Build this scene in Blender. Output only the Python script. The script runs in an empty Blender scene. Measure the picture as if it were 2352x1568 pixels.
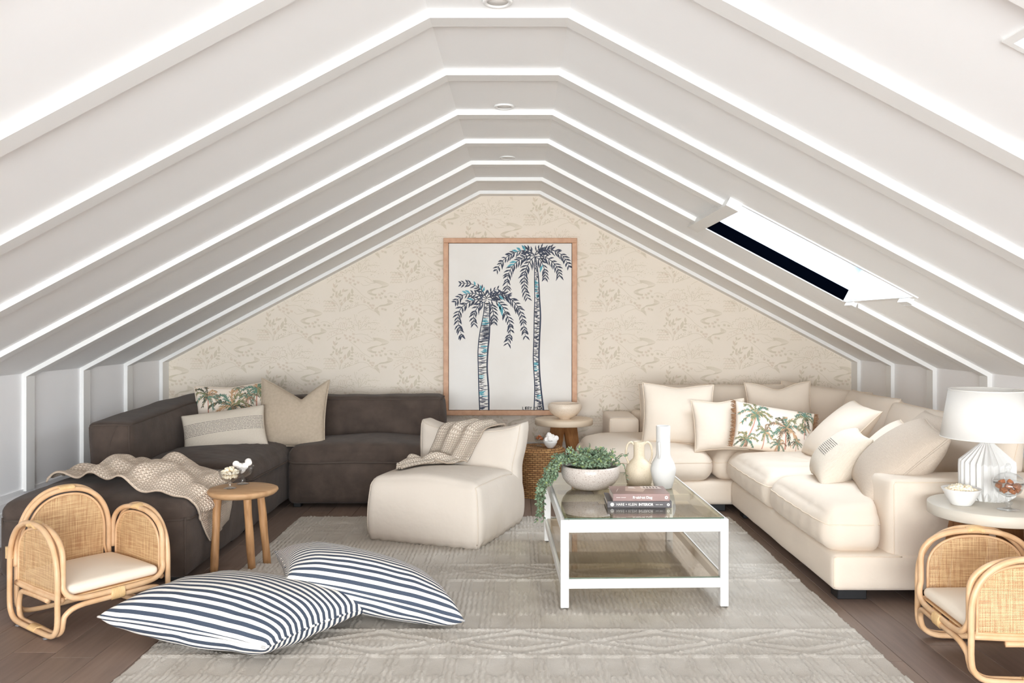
import bpy, math, random
import numpy as np
from mathutils import Vector, Matrix, noise
from mathutils.bvhtree import BVHTree

PI = math.pi
random.seed(7); RNG = np.random.default_rng(7)
scene = bpy.context.scene
COL = scene.collection

# ------------------------------------------------------------------ camera, world, light, exposure
EYE = 1.41                       # eye height; the lens looks straight at the papered gable
cam_d = bpy.data.cameras.new('camera'); cam = bpy.data.objects.new('camera', cam_d); COL.objects.link(cam)
cam_d.sensor_width = 36.0; cam_d.lens = 1950 / 2352 * 36
cam_d.shift_x = -14 / 2352; cam_d.shift_y = -37 / 2352
cam_d.clip_start = 0.05
cam.location = (0, 0, EYE); cam.rotation_euler = (PI / 2, 0, 0)
scene.camera = cam

world = bpy.data.worlds.new('overcast'); scene.world = world; world.use_nodes = True
bgn = world.node_tree.nodes['Background']
bgn.inputs[0].default_value = (0.85, 0.90, 1.0, 1); bgn.inputs[1].default_value = 0.52

def area_light(name, loc, target, sx, sy, power, color):
    l = bpy.data.lights.new(name, 'AREA'); l.shape = 'RECTANGLE'; l.size = sx; l.size_y = sy
    l.energy = power; l.color = color
    o = bpy.data.objects.new(name, l); COL.objects.link(o); o.location = loc
    o.rotation_euler = (Vector(target) - Vector(loc)).to_track_quat('-Z', 'Y').to_euler()
    return o
# daylight through the glazed gable end behind the camera and through the two roof windows, plus an added ceiling fill
area_light('gable_daylight', (-0.2, -4.4, 1.15), (-0.1, 5, 1.9), 4.8, 1.9, 380, (0.93, 0.97, 1.0))
area_light('added_ceiling_fill', (-0.1, -1.0, 1.3), (-0.1, 0.2, 2.6), 1.6, 1.2, 23, (0.94, 0.975, 1.0))  # added fill, aimed up behind the camera to brighten the ceiling
area_light('far_skylight_daylight', (2.06, 5.32, 2.32), (0.95, 5.3, 0.1), 1.2, 1.3, 27, (0.86, 0.93, 1.0))

scene.view_settings.view_transform = 'Standard'; scene.view_settings.look = 'None'
scene.view_settings.gamma = 1.0; scene.view_settings.use_curve_mapping = False
scene.view_settings.exposure = 1.24
scene.cycles.max_bounces = 20; scene.cycles.diffuse_bounces = 16; scene.cycles.glossy_bounces = 4
scene.cycles.transmission_bounces = 8; scene.cycles.transparent_max_bounces = 12
scene.cycles.caustics_reflective = False; scene.cycles.caustics_refractive = False
scene.cycles.sample_clamp_indirect = 6.0

# ------------------------------------------------------------------ helpers
F = 1950.0
def gx(px, Y): return (px - 1190) * Y / F
def gz(py, Y): return EYE - (py - 747) * Y / F
def lin(c): c /= 255.0; return c / 12.92 if c <= 0.04045 else ((c + 0.055) / 1.055) ** 2.4
def rgb(r, g, b): return (lin(r), lin(g), lin(b), 1)

def tag(o, label=None, cat=None, group=None, kind=None):
    if label: o['label'] = label
    if cat: o['category'] = cat
    if group: o['group'] = group
    if kind: o['kind'] = kind
    return o
def thing(name, label=None, cat=None, loc=(0, 0, 0), rz=0, group=None, kind=None):
    o = bpy.data.objects.new(name, None); COL.objects.link(o); o.empty_display_size = 0.1
    o.location = loc; o.rotation_euler = (0, 0, rz)
    return tag(o, label, cat, group, kind)
def obj(name, V, Fc, mat, parent=None, smooth=True, uv=None, mats=None, fm=None):
    me = bpy.data.meshes.new(name)
    me.from_pydata([tuple(map(float, v)) for v in V], [], Fc)
    if mats:
        for m in mats: me.materials.append(m)
        me.polygons.foreach_set('material_index', fm)
    elif mat: me.materials.append(mat)
    me.polygons.foreach_set('use_smooth', [bool(smooth)] * len(me.polygons))
    if uv is not None:
        l = me.uv_layers.new(name='UVMap'); idx = np.empty(len(me.loops), np.int32)
        me.loops.foreach_get('vertex_index', idx)
        l.data.foreach_set('uv', np.asarray(uv, np.float32)[idx].ravel())
    me.update()
    o = bpy.data.objects.new(name, me); COL.objects.link(o)
    if parent is not None: o.parent = parent
    return o
def link_copy(o, parent=None, loc=None, rot=None):
    c = o.copy(); COL.objects.link(c); c.parent = parent
    if loc is not None: c.location = loc
    if rot is not None: c.rotation_euler = rot
    return c
def copy_tree(root, loc, rz, label, group=None):
    r = link_copy(root, None, loc, (0, 0, rz)); r['label'] = label
    for ch in list(root.children):
        c = link_copy(ch, r)
        for g in list(ch.children): link_copy(g, c)
    return r
def join(*parts):
    V, Fc, off = [], [], 0
    for v, f in parts:
        V += [tuple(p) for p in v]; Fc += [tuple(i + off for i in q) for q in f]; off += len(v)
    return V, Fc
def box(x0, x1, y0, y1, z0, z1):
    V = [(x0, y0, z0), (x1, y0, z0), (x1, y1, z0), (x0, y1, z0), (x0, y0, z1), (x1, y0, z1), (x1, y1, z1), (x0, y1, z1)]
    return V, [(0, 3, 2, 1), (4, 5, 6, 7), (0, 1, 5, 4), (1, 2, 6, 5), (2, 3, 7, 6), (3, 0, 4, 7)]
def bbox(x0, x1, y0, y1, z0, z1, b=0.004):          # box with chamfered edges
    c = ((x0+x1)/2, (y0+y1)/2, (z0+z1)/2); h = ((x1-x0)/2, (y1-y0)/2, (z1-z0)/2); b = min(b, min(h)*0.9)
    V = []; idx = {}
    for ax in range(3):
        for sx in (-1, 1):
            for sy in (-1, 1):
                for sz in (-1, 1):
                    s = (sx, sy, sz); p = [c[k] + s[k] * (h[k] - (0 if k == ax else b)) for k in range(3)]
                    idx[(ax, s)] = len(V); V.append(tuple(p))
    Fc = []
    for ax in range(3):
        o = [k for k in range(3) if k != ax]
        for sg in (-1, 1):
            q = []
            for a, bb in ((-1, -1), (1, -1), (1, 1), (-1, 1)):
                s = [0, 0, 0]; s[ax] = sg; s[o[0]] = a; s[o[1]] = bb; q.append(idx[(ax, tuple(s))])
            Fc.append(tuple(q))
        for a in (-1, 1):
            for bb in (-1, 1):
                s1 = [0, 0, 0]; s1[o[0]] = a; s1[o[1]] = bb; s2 = list(s1); s1[ax] = -1; s2[ax] = 1
                Fc.append((idx[(o[0], tuple(s1))], idx[(o[0], tuple(s2))], idx[(o[1], tuple(s2))], idx[(o[1], tuple(s1))]))
    for s in [(a, bb, d) for a in (-1, 1) for bb in (-1, 1) for d in (-1, 1)]:
        Fc.append((idx[(0, s)], idx[(1, s)], idx[(2, s)]))
    return V, fixn(V, Fc, c)
def fixn(V, Fc, c):
    out = []; c = Vector(c)
    for f in Fc:
        a, b_, d = (Vector(V[f[0]]), Vector(V[f[1]]), Vector(V[f[2]]))
        n = (b_ - a).cross(d - a); m = sum((Vector(V[i]) for i in f), Vector()) / len(f)
        out.append(f if n.dot(m - c) > 0 else tuple(reversed(f)))
    return out
def smoothpath(P, n=8, closed=False):                # catmull-rom through the control points
    P = [Vector(p) for p in P]; N = len(P); out = []
    for i in range(N if closed else N - 1):
        if closed: p0, p1, p2, p3 = P[i-1], P[i], P[(i+1) % N], P[(i+2) % N]
        else: p0, p1, p2, p3 = P[max(i-1, 0)], P[i], P[i+1], P[min(i+2, N-1)]
        for k in range(n):
            t = k / n
            out.append(0.5 * ((2*p1) + (p2-p0)*t + (2*p0-5*p1+4*p2-p3)*t*t + (-p0+3*p1-3*p2+p3)*t*t*t))
    if not closed: out.append(P[-1].copy())
    return out
def tube(P, r, seg=8, closed=False, flat=1.0, up=None):
    P = [Vector(p) for p in P]; n = len(P)
    rad = r if callable(r) else (lambda t: r)
    V = []; Fc = []; prev = None
    for i in range(n):
        if closed: t = (P[(i+1) % n] - P[i-1])
        else: t = P[min(i+1, n-1)] - P[max(i-1, 0)]
        if t.length < 1e-9: t = Vector((0, 0, 1))
        t.normalize()
        if prev is None:
            u = Vector(up) if up else (Vector((0, 0, 1)) if abs(t.z) < 0.9 else Vector((1, 0, 0)))
        else: u = prev
        u = (u - t * u.dot(t)); u = u.normalized() if u.length > 1e-6 else t.orthogonal().normalized()
        prev = u; w = t.cross(u); rr = rad(i / max(n - 1, 1))
        for k in range(seg):
            a = 2 * PI * k / seg
            V.append(P[i] + u * math.cos(a) * rr * flat + w * math.sin(a) * rr)
    for i in range(n if closed else n - 1):
        j = (i + 1) % n
        for k in range(seg):
            k2 = (k + 1) % seg
            Fc.append((i*seg+k, i*seg+k2, j*seg+k2, j*seg+k))
    if not closed:
        Fc.append(tuple(reversed(range(seg)))); Fc.append(tuple((n-1)*seg + k for k in range(seg)))
    return [tuple(v) for v in V], Fc
def lathe(prof, seg=40, cx=0, cy=0, cz=0, fn=None):
    V = []; Fc = []; n = len(prof)
    for i, (r, z) in enumerate(prof):
        for k in range(seg):
            a = 2 * PI * k / seg; rr = fn(r, z, a) if fn else r
            V.append((cx + rr * math.cos(a), cy + rr * math.sin(a), cz + z))
    for i in range(n - 1):
        for k in range(seg):
            k2 = (k + 1) % seg
            Fc.append((i*seg+k, i*seg+k2, (i+1)*seg+k2, (i+1)*seg+k))
    if prof[0][0] > 1e-5: Fc.append(tuple(reversed(range(seg))))
    if prof[-1][0] > 1e-5: Fc.append(tuple((n-1)*seg + k for k in range(seg)))
    return V, Fc
_cube = {}
def cube_grid(nx, ny, nz):
    key = (nx, ny, nz)
    if key in _cube: return _cube[key]
    idx = {}; V = []; Fc = []
    def vid(i, j, k):
        q = (i, j, k)
        if q not in idx: idx[q] = len(V); V.append((2*i/nx-1, 2*j/ny-1, 2*k/nz-1))
        return idx[q]
    for i in range(nx):
        for j in range(ny):
            Fc.append((vid(i, j, 0), vid(i, j+1, 0), vid(i+1, j+1, 0), vid(i+1, j, 0)))
            Fc.append((vid(i, j, nz), vid(i+1, j, nz), vid(i+1, j+1, nz), vid(i, j+1, nz)))
    for i in range(nx):
        for k in range(nz):
            Fc.append((vid(i, 0, k), vid(i+1, 0, k), vid(i+1, 0, k+1), vid(i, 0, k+1)))
            Fc.append((vid(i, ny, k), vid(i, ny, k+1), vid(i+1, ny, k+1), vid(i+1, ny, k)))
    for j in range(ny):
        for k in range(nz):
            Fc.append((vid(0, j, k), vid(0, j, k+1), vid(0, j+1, k+1), vid(0, j+1, k)))
            Fc.append((vid(nx, j, k), vid(nx, j+1, k), vid(nx, j+1, k+1), vid(nx, j, k+1)))
    _cube[key] = (np.array(V), Fc); return _cube[key]
def roundmap(p, half, r):
    half = np.array(half); q = p * half; inner = np.clip(q, -(half - r), half - r); d = q - inner
    l = np.linalg.norm(d, axis=1, keepdims=True); l[l < 1e-9] = 1
    return inner + d / l * r
def ripples(P, seed, freq, amp, n=5, dirs=None):
    g = np.random.default_rng(seed); out = np.zeros(len(P))
    for _ in range(n):
        d = g.normal(size=3); d /= np.linalg.norm(d)
        if dirs is not None: d = d * np.array(dirs); d /= max(np.linalg.norm(d), 1e-6)
        out += np.sin(P @ d * freq * g.uniform(0.6, 1.5) + g.uniform(0, 6.28) + 0.9*np.sin(P @ g.normal(size=3) * freq * 0.4))
    return out / n * amp
# upholstered block: rounded box, crowned top, bulged sides, soft puckers; returns mesh and its surface function
def puff(size, r, crown=0.0, bulge=0.0, seed=1, wr=0.004, res=0.035, extra=None, wfreq=18):
    half = np.array(size) / 2.0; r = min(r, half.min() * 0.98)
    def f(p):
        P = roundmap(p, half, r); u, v, w = p[:, 0], p[:, 1], p[:, 2]
        cx = 1 - np.abs(u) ** 2.4; cy = 1 - np.abs(v) ** 2.4; cz = 1 - np.abs(w) ** 2.0
        cx = np.clip(cx, 0, 1); cy = np.clip(cy, 0, 1); cz = np.clip(cz, 0, 1)
        P = P.copy()
        P[:, 2] += np.where(w > 0, w, 0) * crown * (cx * cy) ** 0.7
        P[:, 0] += np.sign(u) * (np.abs(u) ** 3) * bulge * cy * cz
        P[:, 1] += np.sign(v) * (np.abs(v) ** 3) * bulge * cx * cz
        if wr:
            n = p / np.linalg.norm(p, axis=1, keepdims=True)
            P += n * (ripples(P, seed, wfreq, wr) + ripples(P, seed + 50, wfreq * 0.35, wr * 1.4))[:, None]
        if extra is not None: P = extra(P, p)
        return P
    n = [max(6, int(s / res)) for s in size]
    p, Fc = cube_grid(*n)
    # crowd the rows towards the edges
    q = np.sign(p) * (1 - (1 - np.abs(p)) ** 1.25)
    return f(q), Fc, f
def edge_path(f, level=1.0, n=26, inset=1.0, axis=2):   # loop along a horizontal edge of a puff
    pts = []
    for a, b in (((-1, -1), (1, -1)), ((1, -1), (1, 1)), ((1, 1), (-1, 1)), ((-1, 1), (-1, -1))):
        for k in range(n):
            t = k / n; q = [a[0] + (b[0]-a[0]) * t, a[1] + (b[1]-a[1]) * t]
            if axis == 2: pts.append((q[0], q[1], level))
            elif axis == 1: pts.append((q[0], level, q[1]))
            else: pts.append((level, q[0], q[1]))
    return f(np.array(pts, float))
def piping(name, path, r, mat, parent, closed=True, mind=0.008):
    P = [Vector(p) for p in path]; Q = [P[0]]
    for p in P[1:]:
        if (p - Q[-1]).length > mind: Q.append(p)
    if closed and (Q[0] - Q[-1]).length < mind: Q.pop()
    V, Fc = tube(Q, r, 6, closed); return obj(name, V, Fc, mat, parent)

# ---- scatter cushion: two bellied faces sewn round the rim
def pillow_fn(w, h, t, pinch=0.07, chop=0.0, seed=1, wr=0.004, power=0.42, sag=0.0):
    def f(u, v, side):
        u = np.asarray(u, float); v = np.asarray(v, float)
        x = w/2 * u * (1 - pinch * (1 - v*v)); z = h/2 * v * (1 - pinch * (1 - u*u))
        b = np.clip((1 - u**2) * (1 - v**2), 0, 1) ** power
        y = -side * t/2 * b * (1 + 0.12 * -v)
        P = np.stack([x, y, z], 1)
        puck = np.clip((np.abs(u) ** 3 + np.abs(v) ** 3) * b * 1.6, 0, 1)
        P[:, 1] += (ripples(P, seed, 34, wr) * puck * 2.0 + ripples(P, seed + 9, 12, wr) * b)
        if chop:
            g = np.exp(-(u / 0.42) ** 2) * np.clip((v + 0.25) / 1.25, 0, 1) ** 1.5
            P[:, 2] -= chop * g; P[:, 1] *= (1 - 0.35 * g)
        if sag:
            P[:, 1] += sag * (u ** 2)
        return P
    return f
def pillow_mesh(f, n=22):
    a = np.linspace(-1, 1, n + 1); a = np.sign(a) * (1 - (1 - np.abs(a)) ** 1.35)
    U, Vv = np.meshgrid(a, a, indexing='ij'); U = U.ravel(); Vv = Vv.ravel()
    A = f(U, Vv, 1.0); B = f(U, Vv, -1.0); uvA = np.stack([(U+1)/2, (Vv+1)/2], 1)
    m = n + 1; V = list(map(tuple, A)); uv = list(map(tuple, uvA)); idb = []
    for i in range(m):
        for j in range(m):
            if i in (0, n) or j in (0, n): idb.append(i*m+j)
            else: idb.append(len(V)); V.append(tuple(B[i*m+j])); uv.append((uvA[i*m+j][0], uvA[i*m+j][1]))
    Fc = []
    for i in range(n):
        for j in range(n):
            q = (i*m+j, (i+1)*m+j, (i+1)*m+j+1, i*m+j+1); Fc.append(q)
            Fc.append(tuple(reversed([idb[k] for k in q])))
    return V, Fc, uv
def rim(f, n=30):
    pts = []
    for a, b in (((-1, -1), (1, -1)), ((1, -1), (1, 1)), ((1, 1), (-1, 1)), ((-1, 1), (-1, -1))):
        for k in range(n): pts.append((a[0] + (b[0]-a[0])*k/n, a[1] + (b[1]-a[1])*k/n))
    q = np.array(pts); return f(q[:, 0], q[:, 1], 1.0)
def cushion(label, w, h, t, mat, loc, yaw, lean, roll=0, group=None, trim=None, trim_r=0.004, name='scatter_cushion', n=22, **k):
    f = pillow_fn(w, h, t, **k); V, Fc, uv = pillow_mesh(f, n)
    root = thing(name, label, 'cushion', loc, 0, group)
    root.matrix_world = Matrix.Translation(Vector(loc)) @ Matrix.Rotation(yaw, 4, 'Z') @ Matrix.Rotation(-lean, 4, 'X') @ Matrix.Rotation(roll, 4, 'Y') @ Matrix.Translation((0, 0, h/2))
    obj('cushion_cover', V, Fc, mat, root, uv=uv)
    if trim: piping('piping', rim(f), trim_r, trim, root, mind=0.004)
    return root, f
# tapered brush strokes / printed shapes laid over a surface function S(a, b) -> (point, normal)
class Decal:
    def __init__(s): s.V = []; s.F = []
    def poly(s, pts, S, off):
        i = len(s.V)
        s.S = S
        for a, b in pts: s.V.append((a, b, off))
        s.F.append(tuple(range(i, i + len(pts))))
    def stroke(s, P, w0, w1, S, off=0.0, mid=None):
        n = len(P); s.S = S
        for k in range(n):
            a = P[max(k-1, 0)]; b = P[min(k+1, n-1)]; dx, dy = b[0]-a[0], b[1]-a[1]; l = math.hypot(dx, dy) or 1
            t = k / (n-1); w = (w0 + (w1 - w0) * t) if mid is None else ((w0 + (mid-w0) * t * 2) if t < .5 else (mid + (w1-mid) * (t*2-1)))
            nx, ny = -dy / l * w / 2, dx / l * w / 2
            s.V.append((P[k][0]+nx, P[k][1]+ny, off)); s.V.append((P[k][0]-nx, P[k][1]-ny, off))
        b = len(s.V) - 2*n
        for k in range(n-1): s.F.append((b+2*k, b+2*k+1, b+2*k+3, b+2*k+2))
    def build(s, name, mat, parent, kind=None):
        A = np.array(s.V); o = obj(name, s.S(A[:, 0], A[:, 1], A[:, 2]), s.F, mat, parent, smooth=False)
        if kind: o['kind'] = kind
        return o
def arc(P, n=6):
    return [(p.x, p.y) for p in smoothpath([(a, b, 0) for a, b in P], n)]

# ------------------------------------------------------------------ materials
MATS = {}
def mat(name, c, rough=0.7, metal=0.0, bump=None, c2=None, cscale=8.0, cstretch=None, spec=0.5, trans=0.0, ior=1.45, sheen=0.0, coat=0.0, cdetail=4.0, chard=None):
    if name in MATS: return MATS[name]
    m = bpy.data.materials.new(name); m.use_nodes = True; nt = m.node_tree; N = nt.nodes; L = nt.links
    b = N['Principled BSDF']; b.inputs['Base Color'].default_value = c; b.inputs['Roughness'].default_value = rough
    b.inputs['Metallic'].default_value = metal; b.inputs['Specular IOR Level'].default_value = spec; b.inputs['IOR'].default_value = ior
    b.inputs['Transmission Weight'].default_value = trans; b.inputs['Sheen Weight'].default_value = sheen; b.inputs['Coat Weight'].default_value = coat
    tc = N.new('ShaderNodeTexCoord'); src = tc.outputs['Object']
    if c2 is not None:
        mp = N.new('ShaderNodeMapping'); L.new(src, mp.inputs[0])
        if cstretch: mp.inputs['Scale'].default_value = cstretch
        nz = N.new('ShaderNodeTexNoise'); nz.inputs['Scale'].default_value = cscale; nz.inputs['Detail'].default_value = cdetail; L.new(mp.outputs[0], nz.inputs['Vector'])
        mr = N.new('ShaderNodeMapRange'); lo, hi = chard or (0.3, 0.7)
        mr.inputs['From Min'].default_value = lo; mr.inputs['From Max'].default_value = hi; L.new(nz.outputs['Fac'], mr.inputs['Value'])
        mx = N.new('ShaderNodeMix'); mx.data_type = 'RGBA'; L.new(mr.outputs[0], mx.inputs['Factor'])
        mx.inputs['A'].default_value = c; mx.inputs['B'].default_value = c2; L.new(mx.outputs['Result'], b.inputs['Base Color'])
    if bump:
        h = None
        for kind, sc, st in bump:                       # ('noise'|'weave', scale, strength-distance)
            if kind == 'noise':
                t = N.new('ShaderNodeTexNoise'); t.inputs['Scale'].default_value = sc; t.inputs['Detail'].default_value = 3; L.new(src, t.inputs['Vector']); o = t.outputs['Fac']
            else:
                t1 = N.new('ShaderNodeTexWave'); t1.inputs['Scale'].default_value = sc; t1.bands_direction = 'X'; t1.inputs['Distortion'].default_value = 1.0; L.new(src, t1.inputs['Vector'])
                t2 = N.new('ShaderNodeTexWave'); t2.inputs['Scale'].default_value = sc; t2.bands_direction = 'Z'; t2.inputs['Distortion'].default_value = 1.0; L.new(src, t2.inputs['Vector'])
                mm = N.new('ShaderNodeMath'); mm.operation = 'ADD'; L.new(t1.outputs['Fac'], mm.inputs[0]); L.new(t2.outputs['Fac'], mm.inputs[1]); o = mm.outputs[0]
            bp = N.new('ShaderNodeBump'); bp.inputs['Strength'].default_value = 1.0; bp.inputs['Distance'].default_value = st; L.new(o, bp.inputs['Height'])
            if h: L.new(h, bp.inputs['Normal'])
            h = bp.outputs['Normal']
        L.new(h, b.inputs['Normal'])
    MATS[name] = m; return m
def node_mat(name, build, rough=0.7):
    m = bpy.data.materials.new(name); m.use_nodes = True; nt = m.node_tree
    b = nt.nodes['Principled BSDF']; b.inputs['Roughness'].default_value = rough
    build(nt.nodes, nt.links, b, nt.nodes.new('ShaderNodeTexCoord'), m); MATS[name] = m; return m
def math_node(N, L, op, a, b=None):
    n = N.new('ShaderNodeMath'); n.operation = op
    for i, v in enumerate((a, b)):
        if v is None: continue
        if isinstance(v, (int, float)): n.inputs[i].default_value = v
        else: L.new(v, n.inputs[i])
    return n.outputs[0]
def mix_node(N, L, f, a, b):
    n = N.new('ShaderNodeMix'); n.data_type = 'RGBA'
    for k, v in (('Factor', f), ('A', a), ('B', b)):
        if isinstance(v, (tuple, float, int)): n.inputs[k].default_value = v
        else: L.new(v, n.inputs[k])
    return n.outputs['Result']

PAINT = mat('white_paint', rgb(245, 246, 246), 0.55)
WALLP = mat('wall_paint', rgb(244, 244, 245), 0.6)
TRIM = mat('trim_paint', rgb(232, 232, 230), 0.4)
PAPER = mat('wallpaper', rgb(232, 222, 208), 0.75, c2=rgb(228, 218, 203), cscale=2.5)
PRINT_A = mat('wallpaper_print_green', rgb(211, 201, 181), 0.75)
PRINT_B = mat('wallpaper_print_blush', rgb(217, 203, 185), 0.75)
DARK = mat('charcoal_linen', rgb(82, 69, 61), 0.9, bump=[('noise', 420, 0.0009), ('noise', 9, 0.006)], c2=rgb(66, 55, 48), cscale=9, sheen=0.08)
DARKP = mat('charcoal_seam', rgb(78, 67, 60), 0.9, bump=[('noise', 300, 0.0008)])
CREAM = mat('cream_linen', rgb(220, 207, 191), 0.85, bump=[('noise', 380, 0.0005), ('noise', 7, 0.004)], sheen=0.1)
CREAMP = mat('cream_piping', rgb(224, 208, 188), 0.85)
SCREAM = mat('cushion_cream', rgb(222, 209, 193), 0.85, bump=[('noise', 380, 0.0005), ('noise', 10, 0.004)], sheen=0.1)
BEAN = mat('beanbag_canvas', rgb(207, 197, 185), 0.8, bump=[('noise', 350, 0.0004), ('noise', 8, 0.006)])
BEANP = mat('beanbag_piping', rgb(204, 192, 177), 0.8)
TAUPE = mat('taupe_linen', rgb(206, 192, 176), 0.9, bump=[('weave', 160, 0.0005)], c2=rgb(195, 180, 164), cscale=60, cstretch=(1, 1, 6))
LINEN = mat('natural_linen', rgb(200, 184, 163), 0.9, bump=[('weave', 160, 0.0005)], c2=rgb(188, 172, 151), cscale=50)
OFFW = mat('offwhite_linen', rgb(224, 214, 199), 0.9, bump=[('weave', 90, 0.0008)], c2=rgb(216, 205, 188), cscale=70, cstretch=(6, 6, 1))
STITCH = mat('charcoal_stitch', rgb(74, 68, 70), 0.9)
PALMBG = mat('palm_print_ground', rgb(226, 214, 200), 0.85, bump=[('noise', 350, 0.0004)])
RATTAN = mat('rattan_pole', rgb(219, 184, 146), 0.38, c2=rgb(204, 164, 122), cscale=16, bump=[('noise', 60, 0.0006)])
RATTAN2 = mat('rattan_rim', rgb(226, 192, 148), 0.4, c2=rgb(214, 176, 130), cscale=16)
BIND = mat('rattan_binding', rgb(226, 192, 142), 0.45, c2=rgb(212, 174, 122), cscale=30)
OAK = mat('oak_leg', rgb(160, 112, 68), 0.5, c2=rgb(134, 90, 52), cscale=14, cstretch=(5, 5, 0.5))
TEAK = mat('reclaimed_teak', rgb(190, 146, 102), 0.55, c2=rgb(156, 114, 74), cscale=12, cstretch=(5, 5, 0.6), bump=[('noise', 40, 0.001)])
TEAKTOP = mat('reclaimed_teak_top', rgb(198, 160, 120), 0.55, c2=rgb(172, 132, 92), cscale=7, cstretch=(1, 5, 1), bump=[('noise', 40, 0.0008)])
FRAMEW = mat('picture_frame_wood', rgb(206, 161, 127), 0.45, c2=rgb(190, 143, 109), cscale=20, cstretch=(1, 1, 1))
CONC = mat('concrete_top', rgb(202, 196, 184), 0.5, c2=rgb(196, 189, 176), cscale=4)
CONC2 = mat('cream_concrete_top', rgb(222, 205, 182), 0.5, c2=rgb(215, 197, 173), cscale=4)
WHITEW = mat('white_lacquered_wood', rgb(224, 224, 222), 0.4, bump=[('noise', 25, 0.0006)])
CERAM = mat('white_ceramic', rgb(222, 221, 218), 0.4)
MATTW = mat('matt_white_ceramic', rgb(216, 215, 212), 0.75)
SHADE = mat('lamp_shade_linen', rgb(226, 224, 219), 0.85, bump=[('noise', 300, 0.0003)])
SPECK = mat('speckled_stoneware', rgb(203, 194, 186), 0.3, c2=rgb(168, 152, 142), cscale=160, chard=(0.52, 0.66))
SANDS = mat('sand_speckled_ceramic', rgb(216, 202, 178), 0.5, c2=rgb(190, 172, 146), cscale=260, chard=(0.56, 0.68))
SHELL = mat('pale_speckled_bowl', rgb(227, 212, 194), 0.4, c2=rgb(203, 182, 158), cscale=200, chard=(0.55, 0.68))
POPC = mat('popcorn', rgb(246, 236, 212), 0.8, c2=rgb(214, 166, 98), cscale=70, chard=(0.60, 0.72))
MALLOW = mat('marshmallow', rgb(246, 243, 239), 0.7)
CARA = mat('caramel', rgb(186, 116, 66), 0.4, c2=rgb(160, 90, 46), cscale=40)
ORANGE = mat('orange_sweet', rgb(208, 112, 44), 0.4)
BLACKP = mat('black_plastic', rgb(22, 22, 24), 0.5)
BLACKF = mat('black_blind_fabric', rgb(1, 2, 5), 0.95, spec=0.0)
GLIDE = mat('glide_plastic', rgb(110, 108, 108), 0.3)
LTAG = mat('leather_tag', rgb(186, 98, 42), 0.5)
LABEL = mat('white_care_label', rgb(238, 238, 238), 0.6)
FRINGE = mat('brown_fringe', rgb(158, 120, 88), 0.9, c2=rgb(128, 94, 66), cscale=60)
LEAFG = mat('leaf_green', rgb(146, 166, 136), 0.6, c2=rgb(98, 124, 98), cscale=22)
LEAFL = mat('leaf_light', rgb(150, 168, 108), 0.6)
STEMM = mat('plant_stem', rgb(96, 96, 66), 0.7)
SOIL = mat('potting_moss', rgb(60, 62, 44), 0.9)
# ================================================================== THE ROOM
XL, XR, YB, YF = -3.32, 3.17, 8.0, -4.2          # side walls, papered gable, glazed gable behind the camera
ZK, ZC = 1.086, 2.657                            # knee-wall height, flat ceiling height
CL, CR = -0.357, 0.205                           # edges of the flat ceiling strip
SL = (ZC - ZK) / (CL - XL); SR = (ZC - ZK) / (XR - CR)
SKYX = (1.23, 2.24)
SKY = [(4.81, 5.84), (1.06, 2.10)]               # the two roof windows, along the room
def zr(x): return ZC - SR * (x - CR)
def extr(P, y0, y1):                             # extrude a convex xz polygon along y
    n = len(P); V = [(x, y0, z) for x, z in P] + [(x, y1, z) for x, z in P]
    Fc = [tuple(range(n)), tuple(reversed(range(n, 2*n)))] + [(i, i+n, (i+1) % n + n, (i+1) % n) for i in range(n)]
    return V, Fc
def slab_r(x0, x1, y0, y1, t=0.05):              # a piece of the right-hand slope
    nx, nz = 0.4684*t, 0.8835*t
    return extr([(x0, zr(x0)), (x1, zr(x1)), (x1+nx, zr(x1)+nz), (x0+nx, zr(x0)+nz)], y0, y1)

# --- floor of oak boards
fl = thing('floor', kind='structure', label='brown-grey oak board floor', cat=None) ; fl['kind'] = 'structure'
obj('floor_base', *box(XL-0.1, XR+0.1, YF-0.1, YB+0.1, -0.12, -0.019), mat('underfloor', rgb(60, 48, 42)), fl, smooth=False)['kind'] = 'structure'
def plank_mat(i):
    s = [(0, 0, 0), (7, 5, 4), (-6, -6, -5), (3, 1, -1)][i]; b = (128 + s[0], 110 + s[1], 99 + s[2])
    return mat('oak_board_%d' % i, rgb(*b), 0.5, c2=rgb(b[0]-15, b[1]-14, b[2]-13), cscale=3.2, cstretch=(11, 0.9, 1), cdetail=8, bump=[('noise', 90, 0.0002)])
PW, PLEN = 0.19, 2.2
pm = [obj('plank', *bbox(-PW/2+0.0008, PW/2-0.0008, -PLEN/2+0.0008, PLEN/2-0.0008, -0.018, 0, 0.0016), plank_mat(i), fl, smooth=False) for i in range(4)]
used = [False]*4; ncol = int((XR - XL) / PW) + 1
for c in range(ncol):
    x = XL + PW * (c + 0.5); y = YF - RNG.uniform(0.1, 1.9) + PLEN/2
    while y - PLEN/2 < YB:
        i = int(RNG.integers(4)); o = pm[i] if not used[i] else link_copy(pm[i], fl)
        used[i] = True; o.location = (x, y, 0); y += PLEN

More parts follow.
